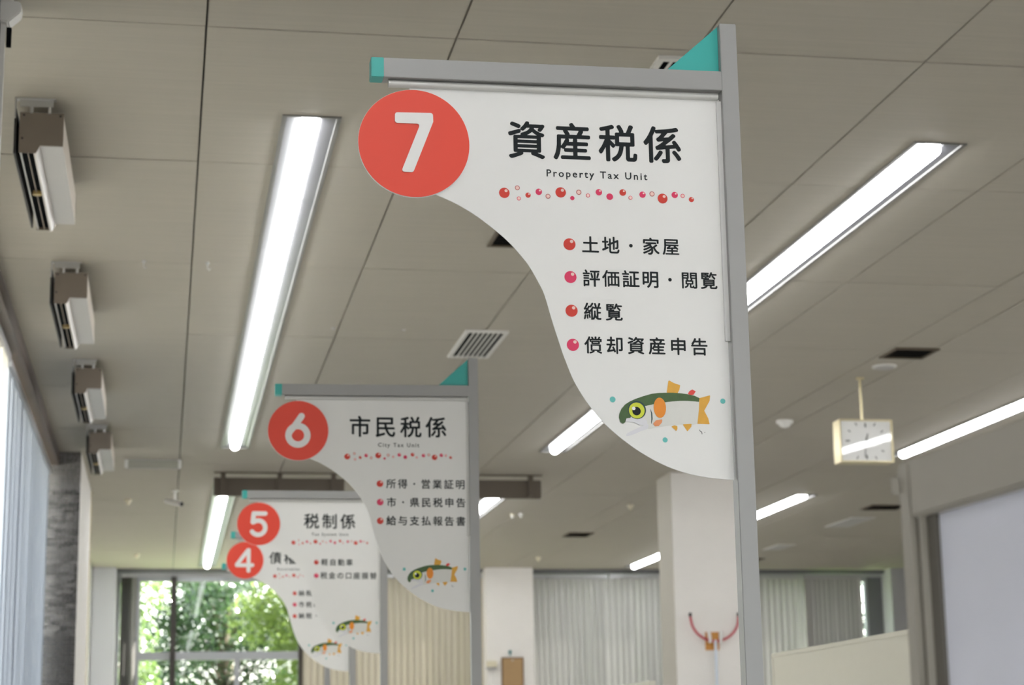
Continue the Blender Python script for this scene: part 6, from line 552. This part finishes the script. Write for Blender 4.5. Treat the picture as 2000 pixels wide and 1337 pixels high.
# ================================================================== SIGNS
PX = .001097
CC = (-.6779, 1.245); CR = .1163
shared = {}; sp5 = [1.1]
def share(key, parent, fn):
    if key in shared: return copy_obj(shared[key], parent)
    shared[key] = fn(); return shared[key]
def sign(k, x, y, z, rz, label, bare=False):
    root = tag(empty('office_sign', (x, y, FLOOR), rz), label, 'sign')
    b = -FLOOR+z                                     # local height of the camera plane
    def part(name, mb, m_=None, par=None, **kw):
        def fn():
            o = mb().build(name, m_, par or root, **kw); return o
        o = share(name+(m_ or ''), par or root, fn)
        o.location = (0, 0, b) if par is None else (0, 0, 0)
        return o
    part('post', lambda: MB().box(-.016, .021, -.02, .017, FLOOR-.02, 1.539), 'alu', bevel=.0012)
    part('top_bar', lambda: MB().prism([(-.742, 1.3818), (-.016, 1.387), (-.016, 1.4297), (-.742, 1.4244)], -.02, .017), 'alu', bevel=.001)
    part('bar_cap', lambda: MB().prism([(-.7683, 1.3814), (-.742, 1.3816), (-.742, 1.4246), (-.7683, 1.4244)], -.0205, .0175), 'teal', bevel=.0012)
    part('corner_brace', lambda: MB().prism([(-.1358, 1.429), (-.0165, 1.4297), (-.0165, 1.5365)], -.004, .002), 'teal')
    part('hanging_rail', lambda: MB().cyl((-.731, -.003, 1.3738), (-.022, -.003, 1.3773), .0080, 20), 'tube', smooth=True)
    part('edge_channel', lambda: MB().prism([(-.0262, .8415), (-.0155, .8415), (-.0155, 1.3665), (-.0255, 1.3665)], -.007, .006), 'lip')
    if bare: return root
    def panel():
        crv = smooth_loop(PANEL[4:], 5, False)
        return MB().prism([(-.6859, 1.3685), (-.0185, 1.3718), (-.0190, 1.138), (-.0195, .8413)]+crv, -.0015, .0015)
    p = part('panel', panel, 'panel')
    def disc():
        return MB().prism(disc_pts(CC[0], CC[1], CR, 96), -.0065, -.0015, 'y', 'rim').prism(disc_pts(CC[0], CC[1], CR-.0006, 96), -.0072, -.0065, 'y', 'red')
    d = part('number_disc', disc)
    mb = MB(); y0, y1 = -.0095, -.0073
    if k == 7: mb.prism([(q[0]+CC[0], q[1]+CC[1]) for q in round_poly(SEVEN, .006)], y0, y1)
    else:
        lp = [[(q[0]*PX+CC[0], q[1]*PX+CC[1]) for q in L] for L in DIGIT[k]]
        v, f = curve_mesh(lp); mb.add([(q[0], y0, q[1]) for q in v], f)
        for L in lp:
            n_ = len(L); mb.add([(q[0], y0, q[1]) for q in L]+[(q[0], y1, q[1]) for q in L], [(i, (i+1) % n_, n_+(i+1) % n_, n_+i) for i in range(n_)])
    mb.build('numeral', 'rim', d)
    yy = -.0019; s = SIGNS[k]
    t = s['title']; text_line(t[0], t[1], t[2], t[3], yy, 'title_lettering', p)
    e = s['eng']; sp = latin(e[0], e[1], e[2], .0148, yy, 'subtitle_lettering', p, spacing=sp5[0] if k == 4 else None)
    if k == 5: sp5[0] = sp
    for q in s['rows']: text_line(q[0], q[1], q[2], q[3], yy, 'list_lettering', p)
    for i, c in enumerate(s['dots']):
        mb = MB(); flat(mb, disc_pts(c[0], c[1], .0128, 28), yy, 'bpink' if i % 2 else 'bred'); flat(mb, disc_pts(c[0]+.0045, c[1]+.0062, .0036, 14), yy-.0003, 'bpale')
        mb.build('bullet_print', None, p, recalc=False)
    def beads():
        mb = MB()
        for x_, z_, r, t_ in BEADS:
            if t_ in 'rps':
                flat(mb, disc_pts(x_, z_, r, 24), yy, 'bred' if t_ == 'r' else 'bpink')
                if t_ != 's': flat(mb, disc_pts(x_+r*.33, z_+r*.42, r*.30, 12), yy-.0003, 'bpale')
            else:
                flat(mb, disc_pts(x_, z_, r, 20), yy, 'bring' if t_ == 'o' else 'bpink'); flat(mb, disc_pts(x_, z_, r*.72, 20), yy-.0003, 'bpale' if t_ == 'o' else 'bpale')
        return mb
    part('bead_print', beads, None, p, recalc=False)
    def fish():
        mb = MB(); st = .00025; Y = yy
        sm = lambda n_, k_=3: smooth_loop(FISH[n_], k_)
        flat_fill(mb, sm('belly', 2), Y, 'fbelly'); flat_fill(mb, sm('jaw'), Y-st, 'flilac'); flat_fill(mb, sm('lip'), Y-2*st, 'flilac')
        for n_, m_ in (('dorsal', 'famber'), ('tail', 'famber'), ('fin1', 'famber'), ('fin2', 'famber'), ('red', 'fred'), ('gill', 'fdk')): flat_fill(mb, round_poly(FISH[n_], .0012, 3), Y-st, m_)
        for p_, q_ in (((-.0882, .6540), (-.0868, .6505)), ((-.0868, .6505), (-.0836, .6494)), ((-.0836, .6494), (-.0832, .6446))):
            a_ = Vector(p_); b_ = Vector(q_); n_ = Vector((-(b_-a_).y, (b_-a_).x)).normalized()*.0006
            flat(mb, [tuple(a_+n_), tuple(b_+n_), tuple(b_-n_), tuple(a_-n_)], Y, 'ink2')
        flat_fill(mb, FISH['back'], Y-2*st, 'fgreen'); flat_fill(mb, round_poly(FISH['pelvic'], .0015, 3), Y-3*st, 'fcoral')
        flat(mb, disc_pts(-.1712, .6985, .0131, 32, .0212), Y-3*st, 'forange')
        for n_, m_, q in (('ring', 'fdk', 3), ('eye', 'fyel', 4), ('pupil', 'ink', 5), ('glint', 'fwhite', 6), ('d1', 'fteal', 0), ('d2', 'fteal', 0), ('d3', 'fteal', 0), ('dot', 'ink2', 0)):
            c = FC[n_]; flat(mb, disc_pts(c[0], c[1], c[2], 28), Y-q*st, m_)
        return mb
    part('fish_print', fish, None, p, recalc=False)
    return root
sign(7, 1.165, 3.77, 0, 0, 'front hanging office sign with red disc 7 on a grey post')
sign(6, 1.1689, 7.3012, -.0035, -.0119, 'office sign with red disc 6, second from the front')
sign(5, 1.1683, 10.435, .0107, .0353, 'office sign with red disc 5, behind the one marked 6')
sign(4, 1.1707, 12.2344, -.0026, .0346, 'office sign with red disc 4, half hidden by the one marked 5')
sign(3, 1.172, 14.15, -.01, .03, 'farthest grey sign frame without a board, only its teal tip showing', bare=True)
# ================================================================== CEILING HEATERS
def heater():
    root = empty('ceiling_heater', (-.61, 7.5, H))
    L = 1.15; zt = -.055; zb = -.191; zl = -.224
    MB().box(.0, .17, .004, L-.004, zb, zt).build('casing', 'hbox', root, bevel=.003)
    for y0, y1 in ((0, .004), (L-.004, L)):
        MB().prism([(0, zt), (.171, zt), (.171, zb), (.082, zb), (.066, zl), (0, zl)], y0, y1, 'y').build('end_plate', 'hend', root)
    for q in ((.016, zt-.012), (.158, zt-.012), (.012, zl+.06)): MB().cyl((q[0], -.003, q[1]), (q[0], 0, q[1]), .0045, 10).build('screw', 'black', root)
    MB().box(.084, .170, .004, L-.004, zb-.003, zb).build('underside_cover', 'hgrey', root)
    MB().prism([(.062, zb), (.083, zb), (.067, zl), (.058, zl)], .004, L+.02, 'y').build('outlet_trim', 'hwhite', root)
    MB().prism([(.004, zb), (.010, zb), (.010, zl+.003), (.004, zl+.003)], .004, L, 'y').build('outlet_trim', 'hgrey', root)
    mb = MB().box(.010, .060, .004, L+.01, zl+.012, zb+.001); mb.build('outlet_recess', 'slot', root)
    MB().box(.034, .0365, .004, L+.01, zl+.002, zl+.014).build('louvre', 'hbox', root)
    MB().cyl((.038, L*.5, zl-.004), (.038, L*.5, zl+.012), .02, 6).build('valve', 'brass', root)
    MB().box(-.02, -.012, -.01, L-.05, zl-.005, zt+.01).build('back_plate', 'black', root)
    MB().box(-.013, .002, .1, L-.1, zt-.06, zt-.03).build('back_spacer', 'black', root)
    for y0 in (-.02, L-.12):
        br = MB().box(-.02, .14, y0, y0+.03, -.006, 0).box(-.02, -.014, y0, y0+.03, zt-.03, 0).box(.0, .13, y0+.008, y0+.012, -.035, -.006).build('mounting_bracket', 'steel', root)
        for x in (.045, .115): MB().cyl((x, y0+.015, -.058), (x, y0+.015, 0), .007, 10).build('bolt', 'steel', br)
    return root
h0 = heater()
HG = 'beige heaters in a row under the left ceiling edge'
tag(h0, 'nearest and largest beige ceiling heater at upper left', 'heater', HG)
for y, lab in ((10.09, 'second beige ceiling heater from the front, beside the left blinds'), (12.64, 'third beige ceiling heater from the front'), (15.17, 'farthest beige ceiling heater, against the stone column')):
    tag(copy_tree(h0, (-.61, y, H)), lab, 'heater', HG)
# ================================================================== VENTS AND CEILING FITTINGS
def grille(y0, label):
    root = tag(empty('ceiling_grille', (1.803, y0, H)), label, 'vent', 'white slotted air grilles')
    W, L = .272, .80
    MB().box(0, W, 0, .03, -.014, 0).box(0, W, L-.03, L, -.014, 0).box(0, .026, .03, L-.03, -.014, 0).box(W-.026, W, .03, L-.03, -.014, 0).build('frame', 'ventw', root)
    MB().box(.024, W-.024, .028, L-.028, -.003, -.001).build('backing', 'slot', root)
    n = 6; p = (W-.052)/7; pr_ = None
    for i in range(n):
        if pr_ is None: o = pr_ = MB().box(-.0062, .0062, .03, L-.03, -.0135, -.011).build('slat', 'ventw', root)
        else: o = copy_obj(pr_, root)
        o.location = (.026+p*(i+1), 0, 0)
grille(6.68, 'white slotted air grille half hidden by the front sign bracket'); grille(11.475, 'white slotted air grille above the second sign post')
def brown_vent(x, y, w_, l_, label):
    root = tag(empty('ceiling_vent', (x, y, H)), label, 'vent', 'square brown ceiling vents')
    MB().box(0, w_, 0, .02, -.012, 0).box(0, w_, l_-.02, l_, -.012, 0).box(0, .02, .02, l_-.02, -.012, 0).box(w_-.02, w_, .02, l_-.02, -.012, 0).build('frame', 'ventb', root)
    MB().box(.015, w_-.015, .015, l_-.015, -.004, -.001).build('backing', 'slot', root)
    pr_ = None
    for i in range(5):
        if pr_ is None: o = pr_ = MB().prism([(-.012, -.010), (-.010, -.010), (.012, -.004), (.010, -.004)], .02, w_-.02, 'x').build('louvre', 'ventb', root)
        else: o = copy_obj(pr_, root)
        o.location = (0, .02+(l_-.04)*(i+.5)/5, 0)
brown_vent(1.602, 9.17, .31, .31, 'brown ceiling vent peeping out left of the front sign edge')
brown_vent(4.70, 11.70, .31, .31, 'square brown ceiling vent above the hanging clock')
brown_vent(7.46, 19.52, .42, .37, 'dark ceiling vent far right beside the beige framed board')
brown_vent(4.70, 22.22, .31, .40, 'far dark ceiling vent left of the white pillar')
brown_vent(7.72, 25.1, .31, .40, 'farthest dark ceiling vent just right of the front sign post')
for x, y, w_, l_, lab in ((7.63, 20.60, .29, .92, 'pale rectangular ceiling cover, nearer of the two at right'), (7.66, 23.4, .24, .66, 'pale rectangular ceiling cover, farther of the two at right')):
    root = tag(empty('ceiling_cover', (x, y, H)), lab, 'cover'); MB().box(0, w_, 0, l_, -.006, 0).build('frame', 'ventw', root); MB().box(.02, w_-.02, .03, l_-.03, -.009, -.006).build('plate', 'accs', root)
def sensor(x, y, r, h, name, lab, m_='white', lens='cream'):
    root = tag(empty(name, (x, y, H)), lab, 'detector')
    MB().cyl((0, 0, -h*.4), (0, 0, 0), r, 20).build('base', m_, root, smooth=True)
    MB().dome((0, 0, -h*.4), r*.72, h*.6).build('dome', lens, root, smooth=True)
sensor(4.847, 14.49, .068, .062, 'smoke_detector', 'white round smoke detector left of the hanging clock', 'white', 'white')
sensor(4.838, 19.69, .036, .055, 'ceiling_sensor', 'cream ceiling sensor just left of the white pillar top', 'cream', 'cream')
sensor(4.874, 25.05, .036, .055, 'ceiling_sensor', 'far cream ceiling sensor above the white far column', 'cream', 'cream')
sensor(-.385, 19.55, .036, .06, 'ceiling_sensor', 'cream ceiling sensor at left, below the clear acrylic holder', 'cream', 'cream')
sensor(-.362, 24.8, .036, .055, 'ceiling_sensor', 'farthest left cream ceiling sensor over the far window', 'cream', 'cream')
sensor(3.71, 20.5, .024, .05, 'ceiling_sensor', 'left one of two tiny ceiling sensors side by side', 'cream', 'white')
sensor(3.80, 20.45, .026, .05, 'ceiling_sensor', 'right one of two tiny ceiling sensors side by side', 'white', 'white')
root = tag(empty('ceiling_speaker', (4.85, 12.3, H)), 'flat round ceiling disc between brown vent and clock rod', 'speaker')
MB().cyl((0, 0, -.012), (0, 0, 0), .085, 28).build('rim', 'ventw', root); MB().cyl((0, 0, -.018), (0, 0, -.012), .065, 28).build('cover', 'accs', root)
for x, y, lab in ((-.148, 10.0, 'small ceiling hook between the heaters and the left strip light'), (.185, 10.0, 'small ceiling hook against the left edge of the strip light')):
    tag(MB().cyl((0, 0, -.012), (0, 0, 0), .010, 10).tubep([(0, 0, -.01), (0, 0, -.035), (.008, 0, -.045), (.016, 0, -.035)], .003, 8).build('ceiling_hook', 'steel', loc=(x, y, H)), lab, 'hook')
for x, y, lab in ((.985, 8.9+2.62, 'left small screw cap on the ceiling board left of the sign'), (1.42, 11.52, 'right small screw cap on the ceiling board left of the sign')):
    tag(MB().dome((0, 0, 0), .014, .008, 12, 3).build('screw_cap', 'accs', loc=(x, y, H)), lab, 'screw cap')
# hanging boards seen from the back
for x0, x1, xs, lab in ((.42, 1.62, (.503, 1.02, 1.515), 'brown hanging board seen from behind, left of the second sign'), (2.30, 3.476, (2.4, 3.37), 'brown hanging board seen from behind, right of the second sign')):
    root = tag(empty('hanging_board', (x0, 17.65, H)), lab, 'hanging board', 'brown boards hung from the ceiling')
    MB().box(0, x1-x0, 0, .05, -.215, -.045).build('board', 'bbrown', root, bevel=.004)
    MB().box(0, x1-x0, -.05, -.04, -.012, 0).build('ceiling_rail', 'bbrown', root)
    for x in xs: MB().box(x-x0-.022, x-x0+.022, -.045, 0, -.20, -.0).build('bracket', 'bbrown', root)
# clear acrylic holder
root = tag(empty('sign_holder', (-.355, 16.9, H)), 'clear acrylic sign holder on two bright clips under the ceiling', 'sign holder')
MB().box(.0, .46, -.004, .0, -.082, -.008).build('clear_sheet', 'acryl', root)
for x in (0, .46): MB().box(x-.014, x+.014, -.012, .008, -.078, 0).build('clip', 'white', root, bevel=.002)
for z_ in (-.006, -.082): MB().cyl((0, -.002, z_), (.46, -.002, z_), .004, 8).build('edge_rod', 'steel', root)
# security camera
root = tag(empty('security_camera', (.075, 18.87, H)), 'small white security camera hung from the ceiling above the far window', 'camera')
MB().cyl((0, 0, -.012), (0, 0, 0), .035, 18).build('mount', 'white', root)
MB().cyl((0, 0, -.10), (0, 0, -.012), .011, 12).build('stem', 'white', root)
MB().tubep([(-.085, .10, -.085), (-.06, .07, -.095), (.04, -.05, -.135), (.062, -.075, -.144)], [.022, .027, .027, .022], 14).build('camera_body', 'white', root, smooth=True)
MB().cyl((.060, -.073, -.143), (.070, -.085, -.148), .021, 16).build('lens', 'black', root)
# cable duct elbow on the near column
root = tag(empty('cable_duct', (-.588, 6.2, 2.6)), 'white cable duct elbow on the near stone column, top left corner', 'cable duct')
MB().prism([(0, -.09), (.065, -.088), (.071, -.104), (.068, -.128), (.028, -.166), (.0, -.16)], .05, .12, 'y').build('elbow_cover', 'white', root, bevel=.004)
MB().box(.002, .018, .08, .10, -3.2, -.16).build('duct', 'white', root)
MB().box(.02, .036, .10, .12, -.23, -.165).build('clamp', 'slot', root)
MB().box(.0, .04, .07, .11, -.09, 0).build('duct', 'white', root)
# ================================================================== CLOCK
root = tag(empty('hanging_clock', (4.83, 12.66, H)), 'square double-sided clock with gold case hanging from a thin gold rod', 'clock')
MB().cyl((0, .07, -.012), (0, .07, 0), .03, 20).build('ceiling_rose', 'gold', root)
MB().cyl((0, .07, -.315), (0, .07, -.012), .009, 12).build('rod', 'gold', root)
x0, x1, z0, z1, t_ = -.195, .195, -.615, -.312, .009
cs = MB().box(x0, x0+t_, 0, .14, z0, z1).box(x1-t_, x1, 0, .14, z0, z1).box(x0+t_, x1-t_, 0, .14, z0, z0+t_).box(x0+t_, x1-t_, 0, .14, z1-t_, z1).build('case', 'gold', root)
for yy0, yy1 in ((.013, .016), (.124, .127)):
    dl = MB().box(x0+t_, x1-t_, yy0, yy1, z0+t_, z1-t_).build('dial', 'dial', root)
    s_ = -1 if yy0 < .07 else 1; yf = yy0 if s_ < 0 else yy1
    mb = MB(); cz = (z0+z1)/2
    for i in range(12):
        a = math.pi/6*i; dx, dz = math.sin(a), math.cos(a)
        R = min(.155/abs(dx) if abs(dx) > 1e-6 else 9, .128/abs(dz) if abs(dz) > 1e-6 else 9, .150); L = .030 if i % 3 == 0 else .022; wv = .0045 if i % 3 == 0 else .003
        p, q = Vector((dx*R, cz+dz*R)), Vector((dx*(R-L), cz+dz*(R-L))); n_ = Vector((dz, -dx))*wv
        mb.prism([tuple(p+n_), tuple(q+n_), tuple(q-n_), tuple(p-n_)], min(yf, yf+s_*.0008), max(yf, yf+s_*.0008), 'y')
    mb.build('hour_marks', 'ink2', dl)
    for nm, ang, L, wv in (('hour_hand', 15, .055, .005), ('minute_hand', 187, .115, .0035)):
        a = math.radians(ang)*(-s_ if s_ > 0 else 1); dx, dz = math.sin(a), math.cos(a); n_ = Vector((dz, -dx))*wv; p = Vector((-dx*.02, cz-dz*.02)); q = Vector((dx*L, cz+dz*L))
        MB().prism([tuple(p+n_), tuple(q+n_*.6), tuple(q-n_*.6), tuple(p-n_)], yf+s_*.002-.0005, yf+s_*.002+.0005, 'y').build(nm, 'ink', root)
    ya, yb = (.0005, .0085) if s_ < 0 else (.1395, .1315)   # the glass leans forward a little at the top
    MB().add([(x0+t_, yb, z0+t_), (x1-t_, yb, z0+t_), (x1-t_, ya, z1-t_), (x0+t_, ya, z1-t_)], [(0, 1, 2, 3)]).build('cover_glass', 'cglass', root, recalc=False)
# ================================================================== THINGS ON THE PILLARS
root = tag(empty('restraint_fork', (5.02, 17.296, FLOOR)), 'restraint pole with red U-shaped fork held on the white pillar', 'restraint fork')
zc = -FLOOR+1.235
U = [(-.232+.0, 0, zc+.02)]+[(.228*math.cos(math.radians(a)), 0, zc+.21*math.sin(math.radians(a))) for a in range(188, 353, 8)]+[(.232, 0, zc+.02)]
MB().tubep(U, .0105, 12).build('fork', 'rednet', root, smooth=True)
for x in (-.232, .232): MB().cyl((x, 0, zc+.015), (x, 0, zc+.05), .0135, 12).build('end_cap', 'black', root)
MB().cyl((0, 0, .05), (0, 0, zc-.20), .0145, 16).build('pole', 'wpole', root, smooth=True)
MB().cyl((0, 0, 0), (0, 0, .05), .018, 16).build('foot', 'black', root)
for x in (-.055, .055): MB().tubep([(x*1.1, 0, zc-.12), (x, -.003, zc-.17), (x*.9, 0, zc-.225)], .017, 10).build('clamp', 'white', root, smooth=True)
root = tag(empty('pole_holder', (5.0, 17.34, zc+FLOOR-.29)), 'orange-brown holder plate on the white pillar behind the red fork', 'holder')
MB().box(-.065, .065, -.012, 0, 0, .165).build('plate', 'hook', root, bevel=.003)
MB().box(-.058, -.03, -.02, -.012, .0, .05).box(.03, .058, -.02, -.012, .0, .05).build('hook', 'hook', root, bevel=.003)
root = tag(empty('clip_board', (4.755, 26.45, .86)), 'brown hanging clipboard on the white far column', 'clipboard')
MB().box(-.155, .155, -.02, 0, 0, .50).build('frame', 'clipd', root, bevel=.004); MB().box(-.135, .135, -.024, -.02, .02, .48).build('sheet', 'clipb', root)
MB().cyl((0, -.028, .46), (0, -.02, .46), .012, 12).build('clip', 'steel', root)
tag(MB().cyl((0, -.03, 0), (0, 0, 0), .022, 14).cyl((0, -.012, -.05), (0, -.006, 0), .01, 10).build('magnet_hook', 'bluep', loc=(4.722, 26.45, 1.434)), 'small teal hook above the brown clipboard', 'hook')
root = tag(empty('wall_device', (4.46, 26.45, 1.22)), 'small cream box on the left edge of the white far column', 'wall device')
MB().box(-.07, .07, -.07, 0, 0, .09).build('housing', 'cream', root, bevel=.006); MB().box(-.08, .06, -.08, 0, -.02, 0).build('base', 'rail', root, bevel=.003)
MB().tubep([(.02, -.03, -.02), (.03, -.03, -.3), (.10, -.02, -.7), (.12, -.01, -1.2)], .005, 8).build('cable', 'white', root)
# ================================================================== PARTITIONS AND BOARD AT THE RIGHT
for y0, y1, lab in ((5.6, 8.02, 'cream partition screen right of the front sign post, its top edge rising'), (10.88, 13.2, 'far cream partition screen, only a sliver of its top showing')):
    x = 2.575 if y0 < 9 else 2.752
    root = tag(empty('partition_screen', (x, y0, FLOOR)), lab, 'partition', 'cream partition screens')
    L = y1-y0; t = .42-FLOOR
    MB().box(0, .04, .03, L-.03, .08, t-.02).build('panel', 'part', root)
    for p, q in ((0, .03), (L-.03, L)): MB().box(-.002, .042, p, q, 0, t-.02).build('stile', 'part', root, bevel=.002)
    MB().box(-.002, .042, 0, L, t-.02, t).build('top_rail', 'part', root, bevel=.003)
    for yf in (.1, L-.1): MB().box(-.2, .24, yf-.025, yf+.025, 0, .03).build('foot', 'rail', root, bevel=.004)
# framed board: runs from the near right towards the far left
a = Vector((.786+.0, 1.973, 0)); rz = math.atan2(1.973-.9, .786-(.786+.055))   # long side almost along the room
root = empty('framed_board', (a.x, a.y, FLOOR), 0); root.rotation_euler = (0, 0, math.radians(3))
tag(root, 'tall beige framed board with blue-grey panel at the right edge', 'framed board')
t = .308-FLOOR; FT = .075; L = 1.25
MB().box(0, .05, -.027, 0, 0, t).build('stile', 'nbf', root, bevel=.003)
MB().box(0, .05, -L, -L+.027, 0, t).build('stile', 'nbf', root, bevel=.003)
MB().box(0, .05, -L+.027, -.027, t-.063, t).build('top_rail', 'nbf', root, bevel=.003)
MB().box(0, .05, -L+.027, -.027, .25, .33).build('bottom_rail', 'nbf', root, bevel=.003)
MB().box(.006, .05, -.037, -.027, .33, t-.063).build('groove_strip', 'nbd', root)
MB().box(.004, .05, -.044, -.037, .33, t-.063).build('glazing_bead', 'nbf', root)
MB().box(.010, .05, -.066, -.044, .33, t-.063).build('groove_strip', 'nbd', root)
MB().box(.014, .045, -L+.027, -.066, .33, t-.063).build('panel', 'nbp', root)
MB().box(-.008, .058, -.010, .008, t-.042, t-.008).build('corner_cap', 'nbf', root, bevel=.008)
for yf in (-.06, -L+.06): MB().box(-.18, .23, yf-.03, yf+.03, 0, .03).build('foot', 'nbf', root, bevel=.006)
# ================================================================== OUTSIDE
struct(MB().box(-60, 60, 27.3, 120, FLOOR-.5, FLOOR-.45).build('ground_far', 'grass'), 'lawn outside the far window')
struct(MB().box(-60, -1.3, -40, 27.3, FLOOR-.5, FLOOR-.45).build('ground_left', 'paving'), 'paved ground outside the left window')
def tree(x, y, hgt, crown, leaf, nleaf, label, seed, zc=None, group='trees outside the far window', size=.058):
    R_ = random.Random(seed)
    root = tag(empty('tree', (x, y, FLOOR-.45)), label, 'tree', group)
    mb = MB(); mb.tubep([(0, 0, 0), (.05, 0, hgt*.3), (-.08, .05, hgt*.6), (.1, 0, hgt*.95)], [.2, .16, .11, .03], 9)
    blobs = []
    for i in range(48):
        a = R_.uniform(0, 6.283); rr = crown*math.sqrt(R_.random())*.85; zz = hgt*R_.uniform(.14, 1.0)
        c = (rr*math.cos(a), rr*math.sin(a), zz); blobs.append((c, R_.uniform(.4, .8)*crown*.5))
        mb.tubep([(0, 0, zz*.7), (c[0]*.5, c[1]*.5, zz*.88), c], [.035, .02, .008], 6)
    mb.build('trunk', 'bark', root, recalc=False)
    v = []; f = []
    for i in range(nleaf):
        c, r = blobs[R_.randrange(len(blobs))]
        d = Vector((R_.gauss(0, 1), R_.gauss(0, 1), R_.gauss(0, .8))).normalized()*r*R_.random()**.4
        p = Vector(c)+d
        n = Vector((R_.gauss(0, .9), R_.gauss(0, .9), 1)).normalized(); t1 = n.orthogonal().normalized(); t1 = (Matrix.Rotation(R_.uniform(0, 6.28), 3, n) @ t1); t2 = n.cross(t1)
        s_ = size*R_.uniform(.6, 1.25); k = len(v)
        v += [p-t1*s_, p+t2*s_*.42+n*s_*.1, p+t1*s_, p-t2*s_*.42+n*s_*.1]; f.append((k, k+1, k+2, k+3))
    me = bpy.data.meshes.new('foliage'); me.from_pydata([tuple(q) for q in v], [], f); me.materials.append(M[leaf])
    o = bpy.data.objects.new('foliage', me); COL.objects.link(o); o.parent = root; tag(o, kind='stuff')
tree(3.1, 31.6, 6.6, 1.9, 'leaf2', 34000, 'light green leafy tree close outside the far window, right part', 1)
tree(-1.6, 33.0, 6.2, 1.9, 'leaf', 30000, 'green leafy tree outside at the left part of the far window', 2)
tree(1.2, 38.0, 6.4, 2.0, 'leaf3', 38000, 'dark green tree behind the lighter ones outside the far window', 3)
tree(6.6, 34.5, 8.0, 1.5, 'leaf', 9000, 'green tree outside hidden mostly behind the tan blind', 4)
tree(-5.2, 39.5, 7.0, 2.2, 'leaf3', 9000, 'dark tree far left outside the far window', 5)
tree(12.4, 32.5, 8.0, 1.8, 'leaf3', 11000, 'dark glossy tree seen through the right window gap', 6)
tree(-.8, 47.5, 5.8, 3.4, 'leaf3', 16000, 'broad dark shrub-like tree far behind, left of the others', 7, size=.10)
tree(6.5, 46, 5.8, 3.6, 'leaf3', 16000, 'broad dark shrub-like tree far behind, right of the others', 8, size=.10)
# lift everything from the camera plane to the floor
for o in list(S.objects):
    if o.parent is None and o.type in {'MESH', 'EMPTY'}: o.location.z += EYE
